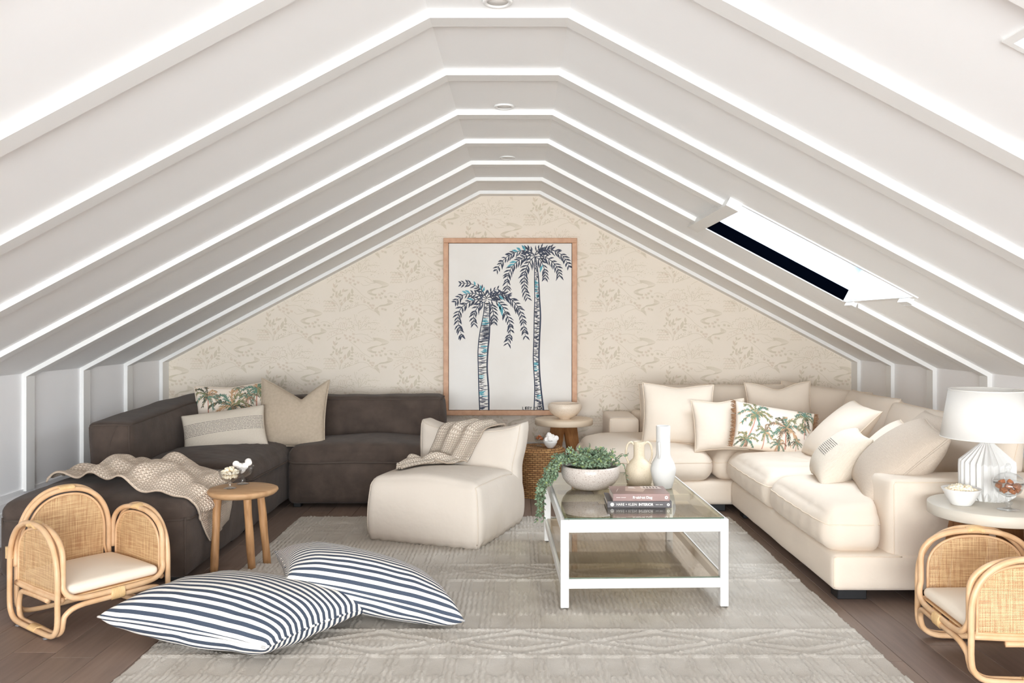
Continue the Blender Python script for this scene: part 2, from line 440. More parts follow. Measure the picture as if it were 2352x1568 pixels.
# --- papered gable, knee walls
G = [(XL, 0), (XR, 0), (XR, ZK), (CR, ZC), (CL, ZC), (XL, ZK)]
wb = obj('wall_back', *extr([(XL-.1, -.1), (XR+.1, -.1), (XR+.1, ZK+.05), (CR, ZC+.1), (CL, ZC+.1), (XL-.1, ZK+.05)], YB, YB+0.12), PAPER, smooth=False)
tag(wb, 'gable wall in cream scenic wallpaper', kind='structure')
for nm, x0, x1 in (('wall_left', XL-0.1, XL), ('wall_right', XR, XR+0.1)):
    tag(obj(nm, *box(x0, x1, YF-0.1, YB+0.1, 0, ZK + 0.03), WALLP, smooth=False), kind='structure')
wf = thing('wall_front', kind='structure', label='glazed gable end of the attic')
fm = [(XL + 1.08*i + 0.0, XL + 1.08*i + 0.07) for i in range(7)]
for a, b in fm[1:-1]:
    m = (a + b)/2; h = ZC if CL <= m <= CR else (ZK + SL*(m-XL) if m < CL else zr(m))
    obj('mullion', *box(a, b, YF-0.08, YF, 0, h), TRIM, wf, smooth=False)
obj('sill_rail', *box(XL, XR, YF-0.08, YF, 0, 0.12), TRIM, wf, smooth=False)
obj('mid_rail', *box(XL, XR, YF-0.075, YF-.005, 1.02, 1.1), TRIM, wf, smooth=False)

# --- skirting with its stepped moulding
PR = [(0, 0), (.034, 0), (.034, .135), (.028, .15), (.028, .205), (.020, .215), (.020, .262), (.012, .285), (.012, .315), (0, .315)]
def skirt(name, kind):
    n = len(PR)
    if kind == 'L': V = [(XL+a, y, z) for y in (YF, YB) for a, z in PR]
    elif kind == 'R': V = [(XR-a, y, z) for y in (YB, YF) for a, z in PR]
    else: V = [(x, YB-a, z) for x in (XL, XR) for a, z in PR]
    Fc = [(i, i+1, i+1+n, i+n) for i in range(n-1)]
    o = obj(name, V, Fc, TRIM if kind == 'B' else WALLP, smooth=False); tag(o, kind='structure')
skirt('baseboard_left', 'L'); skirt('baseboard_right', 'R'); skirt('baseboard_back', 'B')

# --- raked ceiling: one lining board per bay, joints under the battens
BY = [7.86, 7.15, 6.43, 5.68, 4.91, 4.13, 3.36, 2.59, 1.82, 1.05, 0.28, -0.5, -1.27, -2.04, -2.81, -3.58]
cuts = [YF-0.1] + sorted(b + 0.05 for b in BY[1:]) + [YB]
ce = thing('ceiling', kind='structure', label='white raked attic ceiling')
for k in range(len(cuts)-1):
    y0, y1 = cuts[k], cuts[k+1]
    obj('ceiling_panel', *extr([(XL-.03, ZK-.016), (CL, ZC), (CL-.02, ZC+.05), (XL-.05, ZK+.04)], y0, y1), PAINT, ce, smooth=False)
    obj('ceiling_panel', *extr([(CL, ZC), (CR, ZC), (CR, ZC+.05), (CL, ZC+.05)], y0, y1), PAINT, ce, smooth=False)
    hit = [s for s in SKY if s[0] < y1 and s[1] > y0]
    if not hit: pcs = [slab_r(CR, XR+.03, y0, y1)]
    else:
        s = hit[0]; pcs = [slab_r(CR, SKYX[0], y0, y1), slab_r(SKYX[1], XR+.03, y0, y1)]
        if s[0] > y0: pcs.append(slab_r(SKYX[0], SKYX[1], y0, s[0]))
        if s[1] < y1: pcs.append(slab_r(SKYX[0], SKYX[1], s[1], y1))
    obj('ceiling_panel', *join(*pcs), PAINT, ce, smooth=False)
# --- battens: each runs up the knee wall, over the ceiling and down again
T = 0.03
def inner():
    a = math.atan(SL); b = math.atan(SR)
    zc = ZC - T; zl = lambda x: ZK + SL*(x-XL) - T/math.cos(a); zrr = lambda x: zr(x) - T/math.cos(b)
    xl = XL + T; xr = XR - T
    return [(xl, .3), (xl, zl(xl)), ((zc + T/math.cos(a) - ZK)/SL + XL, zc), (CR - (zc + T/math.cos(b) - ZC)/SR, zc), (xr, zrr(xr)), (xr, .3)]
OUT = [(XL, .3), (XL, ZK), (CL, ZC), (CR, ZC), (XR, ZK), (XR, .3)]; INN = inner()
for k, y in enumerate(BY):
    y1 = YB if k == 0 else y + 0.10; pcs = []
    for i in range(5):
        cut = next((s for s in SKY if s[0] - .02 < y1 and s[1] + .02 > y), None)
        if i == 3 and cut:
            def at(xo, P, Q):
                t = (xo - P[0])/(Q[0]-P[0]); return (xo, P[1] + (Q[1]-P[1])*t)
            for xa, xb in ((None, SKYX[0]-.02), (SKYX[1]+.035, None)):
                oa = OUT[3] if xa is None else at(xa, OUT[3], OUT[4]); ia = INN[3] if xa is None else at(xa, INN[3], INN[4])
                ob = OUT[4] if xb is None else at(xb, OUT[3], OUT[4]); ib = INN[4] if xb is None else at(xb, INN[3], INN[4])
                pcs.append(extr([ia, ib, ob, oa], y, y1))
        else: pcs.append(extr([INN[i], INN[i+1], OUT[i+1], OUT[i]], y, y1))
    tag(obj('trim_%d' % (k+1), *join(*pcs), TRIM, smooth=False), kind='structure')

# --- the roof windows: lined shaft, frame, pane, white headbox and black blind rail
nx, nz = 0.4684, 0.8835; tx, tz = 0.8835, -0.4684
def glass_mat(name, tint, refl=1.0, rough=0.0):
    m = bpy.data.materials.new(name); m.use_nodes = True; N = m.node_tree.nodes; L = m.node_tree.links; N.clear()
    out = N.new('ShaderNodeOutputMaterial'); tr = N.new('ShaderNodeBsdfTransparent'); tr.inputs[0].default_value = tint
    gl = N.new('ShaderNodeBsdfGlossy'); gl.inputs['Roughness'].default_value = rough
    lw = N.new('ShaderNodeLayerWeight'); lw.inputs[0].default_value = .5
    p5 = math_node(N, L, 'POWER', lw.outputs['Facing'], 5.0); mx = N.new('ShaderNodeMixShader')
    fr = math_node(N, L, 'MINIMUM', math_node(N, L, 'MULTIPLY', math_node(N, L, 'ADD', math_node(N, L, 'MULTIPLY', p5, .9), .045), refl), .95)
    L.new(fr, mx.inputs[0]); L.new(tr.outputs[0], mx.inputs[1]); L.new(gl.outputs[0], mx.inputs[2])
    L.new(mx.outputs[0], out.inputs[0]); return m
PANE = glass_mat('window_glass', (0.97, 0.985, 1, 1), 0.6)
for k, (ya, yb) in enumerate(SKY):
    r = thing('window_%d' % (k+1), kind='structure', label='skylight in the right-hand ceiling slope')
    D = 0.34
    def P(x, d, y): return (x + nx*d, y, zr(x) + nz*d)
    def wall4(a, b, t=0.02): pass
    x0, x1 = SKYX
    sh = []
    ea = .002
    for (xa, ya_, xb, yb_) in ((x0, yb-ea, x1, yb-ea), (x1, ya+ea, x0, ya+ea)):       # far and near reveals
        V = [P(xa, 0, ya_), P(xb, 0, yb_), P(xb, D, yb_), P(xa, D, ya_)]
        o = 0.02 if ya_ > ya + .1 else -0.02
        V += [(v[0], v[1]+o, v[2]) for v in V]; sh.append((V, [(0, 1, 2, 3), (7, 6, 5, 4), (0, 4, 5, 1), (1, 5, 6, 2), (2, 6, 7, 3), (3, 7, 4, 0)]))
    for xx, s in ((x0+ea, -1), (x1-ea, 1)):
        V = [P(xx, 0, ya), P(xx, 0, yb), P(xx, D, yb), P(xx, D, ya)]
        V += [(v[0]+s*0.02*tx, v[1], v[2]+s*0.02*tz) for v in V]; sh.append((V, [(0, 1, 2, 3), (7, 6, 5, 4), (0, 4, 5, 1), (1, 5, 6, 2), (2, 6, 7, 3), (3, 7, 4, 0)]))
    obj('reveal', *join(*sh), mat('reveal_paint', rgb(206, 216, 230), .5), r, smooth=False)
    def ring(xa, xb, ya2, yb2, w, d0, d1):
        out = []
        for (a, b, c, d) in ((xa, xb, ya2, ya2+w), (xa, xb, yb2-w, yb2), (xa, xa+w, ya2+w, yb2-w), (xb-w, xb, ya2+w, yb2-w)):
            V = [P(a, d0, c), P(b, d0, c), P(b, d0, d), P(a, d0, d), P(a, d1, c), P(b, d1, c), P(b, d1, d), P(a, d1, d)]
            out.append((V, box(0, 1, 0, 1, 0, 1)[1]))
        return join(*out)
    obj('sash', *ring(x0, x1, ya, yb, 0.055, D-0.07, D-0.01), TRIM, r, smooth=False)
    V = [P(x0+.05, D-.04, ya+.05), P(x1-.05, D-.04, ya+.05), P(x1-.05, D-.04, yb-.05), P(x0+.05, D-.04, yb-.05)]
    obj('pane', V, [(0, 1, 2, 3)], PANE, r, smooth=False)
    obj('edge_bead', *ring(x0-.02, x1+.02, ya-.02, yb+.02, 0.02, -0.008, 0.01), TRIM, r, smooth=False)
    # headbox over the top edge
    def sbox(xa, xb, ya2, yb2, d0, d1):
        V = [P(a, d, c) for d in (d0, d1) for a, c in ((xa, ya2), (xb, ya2), (xb, yb2), (xa, yb2))]
        return V, box(0, 1, 0, 1, 0, 1)[1]
    if k == 0: obj('blind_headbox', *sbox(x0-.035, x0+.035, ya-.03, yb+.03, -0.052, 0.03), TRIM, r, smooth=False)
    if k == 0: obj('headbox_bracket', *sbox(x0+.035, x0+.05, (ya+yb)/2-.03, (ya+yb)/2, -0.02, 0.03), TRIM, r, smooth=False)
    if k == 0: obj('blind_rail', *sbox(x0+.04, x1-.01, yb-.022, yb-.0035, 0.0, 0.078), BLACKF, r, smooth=False)
    if k == 0: obj('rail_end_cap', *sbox(x1-.01, x1-.003, yb-.03, yb-.0035, -0.004, 0.083), TRIM, r, smooth=False)
    for yy in (ya+.12, yb-.10):
        obj('batten_cap', *sbox(x1+.005, x1+.034, yy-.06, yy+.06, -0.034, 0.0), TRIM, r, smooth=False)

# --- recessed downlights in the flat strip
for i, y in enumerate((3.265, 4.83, 6.30)):
    w = ('nearest', 'middle', 'farthest')[i]
    r = thing('downlight', 'round white recessed downlight in the flat ceiling strip, the %s of three' % w, 'downlight', (-0.079, y, ZC), group='ceiling downlights')
    obj('rim', *lathe([(0.040, -0.001), (0.043, -0.009), (0.055, -0.009), (0.060, -0.001)], 40), TRIM, r)
    obj('lens', *lathe([(0.0, -0.004), (0.041, -0.004), (0.041, -0.001)], 32), mat('downlight_lens', rgb(226, 224, 220), 0.4), r)

# --- wallpaper print: shrubs, streams, hills, star palms and dotted sprays in a half-drop repeat
def wx(X): return gx(600 + X/9.22, YB)
def wz(Z): return gz(690 + Z/9.22, YB)
shapes = []                                       # (list of (X, Z), ink)
def leafpoly(x, y, dx, dy, wd):
    l = math.hypot(dx, dy); wd *= 1.2; px, py = -dy/l*wd/2, dx/l*wd/2
    return [(x, y), (x+dx*.35+px, y+dy*.35+py), (x+dx*.7+px*.8, y+dy*.7+py*.8), (x+dx, y+dy), (x+dx*.7-px*.8, y+dy*.7-py*.8), (x+dx*.35-px, y+dy*.35-py)]
def ribbon(P, w, ink):
    Q = arc(P, 5); n = len(Q)
    L_, R_ = [], []
    for k in range(n):
        a = Q[max(k-1, 0)]; b = Q[min(k+1, n-1)]; dx, dy = b[0]-a[0], b[1]-a[1]; l = math.hypot(dx, dy) or 1
        L_.append((Q[k][0]-dy/l*w/2, Q[k][1]+dx/l*w/2)); R_.append((Q[k][0]+dy/l*w/2, Q[k][1]-dx/l*w/2))
    for k in range(n-1): shapes.append(([L_[k], L_[k+1], R_[k+1], R_[k]], ink))
for s in [((245, 850), (235, 760), (170, 640), (60, 550)), ((255, 850), (262, 700), (235, 600), (245, 520)), ((262, 840), (290, 720), (400, 600), (470, 520)),
          ((215, 720), (150, 660), (90, 640)), ((245, 560), (180, 460), (110, 350)), ((300, 700), (330, 600), (375, 540)), ((200, 560), (160, 420), (150, 300), (195, 210))]:
    ribbon(s, 7, 0)
for x, y, dx, dy, w in [(160, 350, -50, -110, 42), (160, 340, 50, -70, 30), (195, 235, -20, -80, 34), (200, 230, 90, -55, 26), (150, 440, -60, -90, 34), (170, 500, 30, -100, 38),
    (260, 480, 10, -100, 32), (310, 440, 30, -90, 36), (320, 420, 120, -45, 34), (215, 550, -60, -60, 40), (240, 520, 10, -80, 52), (250, 520, 70, -40, 36), (110, 530, -70, 10, 36), (105, 520, 20, -70, 32),
    (420, 610, 50, -180, 60), (520, 480, -10, -130, 46), (480, 500, 80, -10, 34), (355, 650, 15, -130, 46), (290, 730, 0, -100, 44), (440, 615, 110, 20, 44), (235, 630, 60, -40, 30), (470, 560, 80, 10, 30),
    (150, 690, -90, -60, 36), (170, 710, -60, 0, 26), (60, 640, -60, -10, 26)]:
    shapes.append((leafpoly(x, y, dx, dy, w), 0 if (x+y) % 3 else 1))
for k in range(6):                                # upper stream
    o = k * 15
    ribbon([(950+o*.3, 180+o*.5), (1120-o*.3, 195+o*.8), (1285-o*1.7, 270+o*.3), (1190-o*.9, 330), (950+o*.4, 365+o*.25), (835+o*1.1, 425), (900+o*.7, 480-o*.2), (1020+o*.2, 510-o*.5)], 8, 0)
for k in range(6):                                # lower stream
    o = k * 15
    ribbon([(1260, 580+o*.8), (1380-o*1.3, 650), (1270-o*.5, 710-o*.3), (1080+o*.2, 740-o*.3), (985+o*.9, 800), (1040+o*.5, 870-o*.4), (1105-o*.2, 930-o*1.2)], 8, 0)
for cx, cy in [(370, 130), (400, 190), (475, 155), (545, 185), (475, 230), (575, 262), (645, 225), (1200, 405), (1150, 458), (1095, 485), (1030, 545), (945, 562), (1125, 552), (1225, 528), (1345, 518), (1435, 532),
               (780, 635), (860, 662), (905, 710), (965, 710), (945, 765), (1160, 785), (1222, 800), (545, 100)]:
    for a in (-160, -120, -65, -20, 25, 70, 120):
        l = 34 + (a % 7)*2; shapes.append((leafpoly(cx, cy, l*math.sin(math.radians(a)), l*math.cos(math.radians(a))*.9, 12), 0 if (cx+cy) % 5 else 1))
for P in [((300, 840), (420, 790), (560, 745), (700, 695), (830, 720), (900, 790), (1020, 850)), ((640, 880), (720, 830), (860, 785), (900, 790)), ((480, 270), (620, 380), (740, 500), (900, 600)),
          ((570, 110), (720, 100), (860, 140), (960, 220), (1010, 240)), ((700, 240), (760, 290), (900, 270)), ((780, 175), (880, 240), (1010, 240)),
          ((1385, 590), (1480, 600), (1620, 592), (1760, 620)), ((1440, 670), (1560, 640), (1660, 595), (1780, 645)), ((1790, 620), (1890, 575), (1990, 640)), ((1390, 850), (1480, 780), (1600, 720), (1740, 695)),
          ((1260, 470), (1320, 445), (1400, 455), (1480, 500)), ((655, 1240), (650, 1120), (660, 1020)), ((670, 1230), (800, 1110), (950, 1075), (1100, 1090)), ((680, 1210), (760, 1050), (860, 950)),
          ((660, 1160), (600, 1040), (560, 900)), ((700, 1240), (850, 1210), (1000, 1230))]:
    ribbon(P, 8, 0)
P = []                                            # scalloped dome
for k in range(9):
    a = PI - PI*k/8
    P.append((1720 + 205*math.cos(a), 570 - 175*math.sin(a)))
for k in range(8):
    a, b = P[k], P[k+1]; m = ((a[0]+b[0])/2 + (a[0]+b[0]-3440)*.11, (a[1]+b[1])/2 + (a[1]+b[1]-1140)*.12); ribbon([a, m, b], 8, 0)
for k in range(5):
    ribbon([(1640+k*38, 575), (1650+k*40, 500), (1690+k*32, 455)], 9, 1)
for r in range(5):                                # wave scales
    for c in range(4):
        X = 1350 + c*62 + (r % 2)*31; Y = 30 + r*52
        for rad in (30, 18): ribbon([(X-rad, Y), (X-rad*.7, Y-rad*.7), (X, Y-rad), (X+rad*.7, Y-rad*.7), (X+rad, Y)], 6, r % 2)
rg = np.random.default_rng(3)
for k in range(150):                              # dotted sprays
    a = rg.uniform(-0.2, PI+0.2); d = rg.uniform(120, 560) if k % 2 else rg.uniform(200, 420)
    X = 700 + d*math.cos(a)*1.0; Y = 1180 - d*math.sin(a)*0.62 + rg.uniform(-20, 140); s = rg.uniform(7, 13)
    shapes.append(([(X-s, Y), (X, Y-s*.8), (X+s, Y), (X, Y+s*.8)], 0))
for k in range(46):
    X = rg.uniform(310, 640); Y = 820 - (X-300)*.35 + rg.uniform(-70, 20); shapes.append((leafpoly(X, Y, 22, -10, 13), 0))
for k in range(34):
    X = rg.uniform(560, 780); Y = 480 + (X-560)*.35 + rg.uniform(-10, 90); shapes.append((leafpoly(X, Y, 16, -8, 12), 0))
for k in range(30):
    X = rg.uniform(1380, 1720); Y = 800 - (X-1380)*.35 + rg.uniform(-90, -10); shapes.append((leafpoly(X, Y, 16, -8, 14), 1))
PV = {0: ([], []), 1: ([], [])}
def inside(x, z): return z > .33 and XL+.02 < x < XR-.02 and z < ZC-.035 and z < ZK + SL*(x-XL) - .04 and z < zr(x) - .04
for ci in range(-3, 10):
    for ri in range(-4, 5):
        ox = ci*1411; oy = ri*1217 + (608 if ci % 2 else 0)
        for Q, ink in shapes:
            W = [(wx(X+ox), wz(Y+oy)) for X, Y in Q]
            if all(inside(*p) for p in W):
                V, Fc = PV[ink]; i = len(V); oy_ = YB - 0.0006 - 0.0016*((i*0.6180339) % 1.0); V += [(x, oy_, z) for x, z in W]
                if len(Q) == 6: Fc += [(i, i+1, i+5), (i+1, i+2, i+4, i+5), (i+2, i+3, i+4)]
                else: Fc.append(tuple(range(i, i+len(Q))))
for ink, m in ((0, PRINT_A), (1, PRINT_B)):
    o = obj('printed_pattern', *PV[ink], m, wb, smooth=False); o['kind'] = 'stuff'
# ================================================================== RUG
def rug():
    x0, x1, y0, y1 = -1.60, 1.555, 2.15, 6.25
    nx, ny = 620, 330
    xs = np.linspace(x0, x1, nx+1); ys = np.linspace(y0, y1, ny+1)
    X, Y = np.meshgrid(xs, ys, indexing='ij')
    ph = (Y - 3.604) % 1.072                        # the woven bands repeat along the rug
    rowj = np.sin(Y*151.0)*0.18 + np.sin(Y*67+X*2.1)*0.35
    rib = np.abs(np.sin(PI*X/0.0265 + rowj*0.9))**0.8 # thick wool ribs
    bead = 0.78 + 0.22*np.sin(Y*230 + np.floor(X/0.0265)*2.4)
    thick = rib*bead
    fine = 0.22 + 0.10*np.sin(2*PI*X/0.0102)
    px = (X + 0.31) % 0.62 - 0.31                   # 0 at a diamond's apex
    inband = (ph < 0.302); tt = np.clip(ph/0.302, 0, 1)*2 - 1
    rad = 1 - np.abs(px)/0.31
    d_out = np.abs(tt)/(0.88*rad + 0.06); d_in = np.abs(tt)/(0.46*np.clip(rad-0.30, 0.0001, 1)/0.7 + 1e-4)
    H = np.where(inband, np.where((d_out < 1) & (d_in > 1), fine, thick*0.75), thick)
    edge = inband & ((np.abs(np.abs(tt) - 0.88*rad - 0.06) < 0.055) | ((np.abs(np.abs(tt) - 0.46*(rad-.30)/0.7) < 0.05) & (rad > .30)))
    H = np.where(edge, 0.95 + 0.15*np.sin(X*300), H)
    lines = (np.abs(ph - 0.0) < 0.011) | (np.abs(ph-0.302) < 0.011) | (np.abs(ph-1.072) < 0.011)
    H = np.where(lines, 0.95 + 0.15*np.sin(X*300), H)
    pan = (ph > 0.865) | ((ph > .325) & (ph < .52))  # flat panels between rib pairs
    cell = (X % 0.124) < 0.066
    H = np.where(pan & cell & ~lines, fine, H)
    H = H + 0.06*np.sin(X*41+Y*23)
    Z = 0.003 + 0.011*H
    W = X.copy(); W[0, :] += RNG.normal(0, .003, ny+1); W[-1, :] += RNG.normal(0, .004, ny+1)
    Z[0, :] = Z[-1, :] = 0.001; Z[:, 0] = Z[:, -1] = 0.001
    V = np.stack([W, Y, Z], 2).reshape(-1, 3); m = ny+1
    I = (np.arange(nx)[:, None]*m + np.arange(ny)[None, :]).ravel()
    Fc = np.stack([I, I+m, I+m+1, I+1], 1)
    me = bpy.data.meshes.new('rug'); me.vertices.add(len(V)); me.vertices.foreach_set('co', V.astype(np.float32).ravel())
    me.loops.add(len(Fc)*4); me.loops.foreach_set('vertex_index', Fc.astype(np.int32).ravel())
    me.polygons.add(len(Fc)); me.polygons.foreach_set('loop_start', np.arange(len(Fc), dtype=np.int32)*4)
    me.polygons.foreach_set('loop_total', np.full(len(Fc), 4, np.int32)); me.polygons.foreach_set('use_smooth', np.ones(len(Fc), bool))
    me.update(calc_edges=True)
    me.materials.append(mat('rug_wool', rgb(194, 188, 179), 0.95, c2=rgb(180, 173, 163), cscale=5, bump=[('noise', 190, 0.0025)]))
    o = bpy.data.objects.new('area_rug', me); COL.objects.link(o)
    tag(o, 'large pale grey woven rug with raised ribs and diamond bands on the floor', 'rug')
rug()

# ================================================================== CHARCOAL MODULAR SOFA (three pieces)
def seamed(name, size, r, loc, mt, parent, **k):
    pk = {a: k.pop(a) for a in ('loops',) if a in k}
    V, Fc, f = puff(size, r, **k); V = V + np.array(loc)
    o = obj(name, V, Fc, mt, parent); return o, (lambda p: f(p) + np.array(loc))
def flange(path, parent, r=0.0085, m=None, name='seam'):
    return piping(name, path, r, m or DARKP, parent)

def ext_ott(P, p):
    return P
# footstool-like chaise end, nearest
t = thing('ottoman_module', 'low square charcoal linen ottoman section with a knitted throw over it', 'ottoman', (-2.315, 5.140, 0))
seamed('base', (1.03, 1.05, .345), .06, (0, 0, .2), DARK, t, bulge=.012, seed=3, wr=.0065)
o_, f_ = seamed('seat_pad', (1.03, 1.03, .12), .055, (0, 0, .375), DARK, t, crown=.085, bulge=.012, seed=4, wr=.0065)
flange(edge_path(f_, -.55), t); OTT = [o_]
for sx in (-1, 1):
    P = f_(np.array([(sx, -1, -.2)])); piping('corner_seam', [(sx*.498, -.508, z) for z in np.linspace(.05, .36, 8)], .006, DARKP, t, closed=False)
for sx in (-.42, .42):
    for sy in (-.42, .42): obj('foot', *bbox(sx-.03, sx+.03, sy-.03, sy+.03, 0, .04), BLACKP, t, smooth=False)
# corner piece
t = thing('corner_module', 'charcoal linen corner sofa section with backs on two sides', 'sofa', (-2.35, 6.62, 0))
seamed('base', (1.10, 1.84, .34), .05, (0, .0, .2), DARK, t, bulge=.008, seed=5, wr=.0065)
def folds(P, p):
    u, v, w = p[:, 0], p[:, 1], p[:, 2]
    g = np.clip(w, 0, 1) * np.exp(-((v + .1)/.55)**2) * np.clip(u + .2, 0, 1.2) * (1 - np.clip(np.abs(u), 0, 1)**6)
    P[:, 2] += g*0.007*np.sin((v*1.5 + .55*u*u)*38) - .008*g
    return P
o_, fs = seamed('seat_cushion', (.83, 1.50, .15), .065, (.135, -.16, .385), DARK, t, crown=.06, bulge=.008, seed=6, wr=.0075, extra=folds, res=.022)
flange(edge_path(fs, -.3), t)
def lean_l(P, p):
    P[:, 0] -= .035*np.clip(P[:, 2], -1, 1)*1.0; P[:, 2] += .03*p[:, 1]*np.clip(p[:, 2], 0, 1) * 1.0 + .01*np.cos(p[:, 1]*3)*np.clip(p[:, 2], 0, 1); return P
o_, fb = seamed('backrest', (.29, 1.82, .44), .05, (-.40, -.0, .575), DARK, t, bulge=.03, seed=7, wr=.009, extra=lean_l)
piping('back_seam', edge_path(fb, .93), .007, DARKP, t)
for sx in (-1, 1): piping('back_seam', [tuple(x) for x in fb(np.array([(sx, -1, z) for z in np.linspace(-.9, .95, 14)]))], .006, DARKP, t, closed=False)
piping('back_seam', [tuple(x) for x in fb(np.array([(-.35 + 1.35*max(0, z-.2)*.35 + .45*(z > -2), -1, z) for z in np.linspace(-.9, .9, 12)]))], .004, DARKP, t, closed=False)
o_, fb = seamed('backrest', (.80, .31, .44), .05, (.14, .76, .588), DARK, t, bulge=.03, seed=8, wr=.009)
piping('back_seam', edge_path(fb, .9), .007, DARKP, t)
for sx in (-.45, .45):
    for sy in (-.8, .8): obj('foot', *bbox(sx-.03, sx+.03, sy-.03, sy+.03, 0, .04), BLACKP, t, smooth=False)
CORNER_SEAT = fs
# armless piece against the gable
t = thing('armless_module', 'charcoal linen armless sofa section facing the coffee table', 'sofa', (-1.215, 7.04, 0))
seamed('base', (1.13, .98, .34), .05, (0, 0, .2), DARK, t, bulge=.008, seed=9, wr=.0065)
o_, fs = seamed('seat_cushion', (1.125, .72, .15), .065, (0, -.13, .385), DARK, t, crown=.055, bulge=.008, seed=10, wr=.0075)
flange(edge_path(fs, -.45), t)
o_, fb = seamed('backrest', (1.125, .31, .44), .05, (0, .34, .588), DARK, t, bulge=.03, seed=11, wr=.0075)
piping('back_seam', edge_path(fb, .9), .007, DARKP, t)
for sx in (-1, 1): piping('back_seam', [tuple(x) for x in fb(np.array([(sx, -1, z) for z in np.linspace(-.9, .95, 14)]))], .006, DARKP, t, closed=False)
for sx in (-.5, .5):
    for sy in (-.42, .42): obj('foot', *bbox(sx-.03, sx+.03, sy-.03, sy+.03, 0, .04), BLACKP, t, smooth=False)

# ================================================================== CREAM L-SHAPED SECTIONAL
t = thing('sectional_sofa', 'large cream linen L-shaped sofa with loose back cushions along the right wall', 'sofa', (0, 0, 0))
def blk(name, x0, x1, y0, y1, z0, z1, r, m=CREAM, **k):
    o, f = seamed(name, (x1-x0, y1-y0, z1-z0), r, ((x0+x1)/2, (y0+y1)/2, (z0+z1)/2), m, t, **k); return o, f
def pipe(f, lv, ax=2, m=CREAMP, r=.0032): piping('piping', edge_path(f, lv, axis=ax), r, m, t)
blk('base', .60, 3.02, 6.40, 7.80, .055, .235, .03, seed=21, wr=.0015)
o_, f = blk('base', 1.60, 3.02, 4.315, 6.40, .055, .245, .035, seed=22, wr=.002)
piping('piping', [tuple(x) for x in f(np.array([(-1, -1, z) for z in np.linspace(-.95, .95, 10)]))], .003, CREAMP, t, closed=False)
piping('piping', [tuple(x) for x in f(np.array([(x, -1, .93) for x in np.linspace(-1, -.5, 14)]))], .003, CREAMP, t, closed=False)
o_, f = blk('arm', 1.90, 3.02, 4.335, 4.60, .055, .622, .035, bulge=.01, seed=23, wr=.002)
piping('piping', [tuple(x) for x in f(np.array([(-.965 + .0*z, -.98, z) for z in np.linspace(-.9, .9, 14)] + [(x, -.98, .96) for x in np.linspace(-.95, .97, 20)]))], .0028, CREAMP, t, closed=False)
o_, f = blk('arm', .775, 1.03, 7.22, 7.80, .22, .625, .03, bulge=.008, seed=24, wr=.002)
piping('piping', [tuple(x) for x in f(np.array([(-.96, -.97, z) for z in np.linspace(-.9, .95, 14)] + [(x, -.97, .97) for x in np.linspace(-.9, .95, 10)]))], .0028, CREAMP, t, closed=False)
blk('back_frame', 1.03, 3.05, 7.58, 7.80, .22, .64, .04, seed=25, wr=.002)
blk('back_frame', 2.83, 3.05, 4.60, 7.58, .22, .62, .04, seed=26, wr=.002)
def sit(cx, cy, s, notch=None):                                # soft hollows and radiating pulls in the feather seats
    def g(P, p):
        u, v, w = p[:, 0], p[:, 1], p[:, 2]; top = np.clip(w, 0, 1)
        P[:, 2] += top*0.006*np.sin(np.hypot(u-cx, v-cy)*s + 2*np.arctan2(v-cy, u-cx)*3)*np.exp(-((u-cx)**2+(v-cy)**2)/.5)
        edge = np.clip(-u, 0, 1)**2 * (1-np.abs(v)**4) * (1 - np.abs(w)*.3)
        P[:, 0] += 0.004*np.sin(v*22 + 2*w)*edge
        if notch:
            x0, y0, sx, sy = notch                 # T-shaped seat: cut round the arm
            m = 1/(1 + np.exp(-sx*(P[:, 0]-x0)/.012)); tgt = np.maximum(P[:, 1]*sy, y0*sy)*sy if sy > 0 else np.minimum(P[:, 1], y0)
            P[:, 1] = P[:, 1]*(1-m) + tgt*m
        return P
    return g
o_, f = blk('seat_cushion', .50, 1.475, 6.37, 7.55, .225, .455, .105, crown=.055, bulge=.02, seed=31, wr=.004, extra=sit(-1.2, .2, 18, (1.05-.9875, 7.19-6.96, -1, -1)), wfreq=9); pipe(f, .35)
o_, f = blk('seat_cushion', 1.48, 2.80, 6.42, 7.55, .225, .445, .10, crown=.04, bulge=.01, seed=32, wr=.003, wfreq=9); pipe(f, .35)
o_, f = blk('seat_cushion', 1.565, 2.80, 5.37, 6.43, .23, .46, .10, crown=.045, bulge=.018, seed=33, wr=.004, extra=sit(-.2, -.3, 16), res=.028, wfreq=9); pipe(f, .40)
o_, f = blk('seat_cushion', 1.575, 2.80, 4.35, 5.375, .225, .46, .10, crown=.055, bulge=.02, seed=34, wr=.004, extra=sit(.2, .9, 16, (1.89-2.1875, 4.625-4.8625, 1, 1)), res=.028, wfreq=9); pipe(f, .40)
for x, y in ((1.72, 4.42), (1.72, 6.25), (2.9, 4.42), (1.5, 6.5), (.8, 6.55), (.8, 7.7)):
    obj('foot', *bbox(x-.075, x+.075, y-.05, y+.05, 0, .06), BLACKP, t, smooth=False)
def backc(w, h, th, loc, yaw, lean, seed, roll=0, chop=0.0):
    f = pillow_fn(w, h, th, pinch=.04, seed=seed, wr=.006, power=.34, chop=chop); V, Fc, uv = pillow_mesh(f, 22)
    M = Matrix.Translation(Vector(loc)) @ Matrix.Rotation(yaw, 4, 'Z') @ Matrix.Rotation(-lean, 4, 'X') @ Matrix.Rotation(roll, 4, 'Y') @ Matrix.Translation((0, 0, h/2))
    o = obj('back_cushion', [tuple(M @ Vector(v)) for v in V], Fc, CREAM, t)
    piping('piping', [tuple(M @ Vector(v)) for v in rim(f)], .0035, CREAMP, t, mind=.004)
backc(.86, .46, .26, (1.93, 7.38, .44), 0.0, .16, 41)
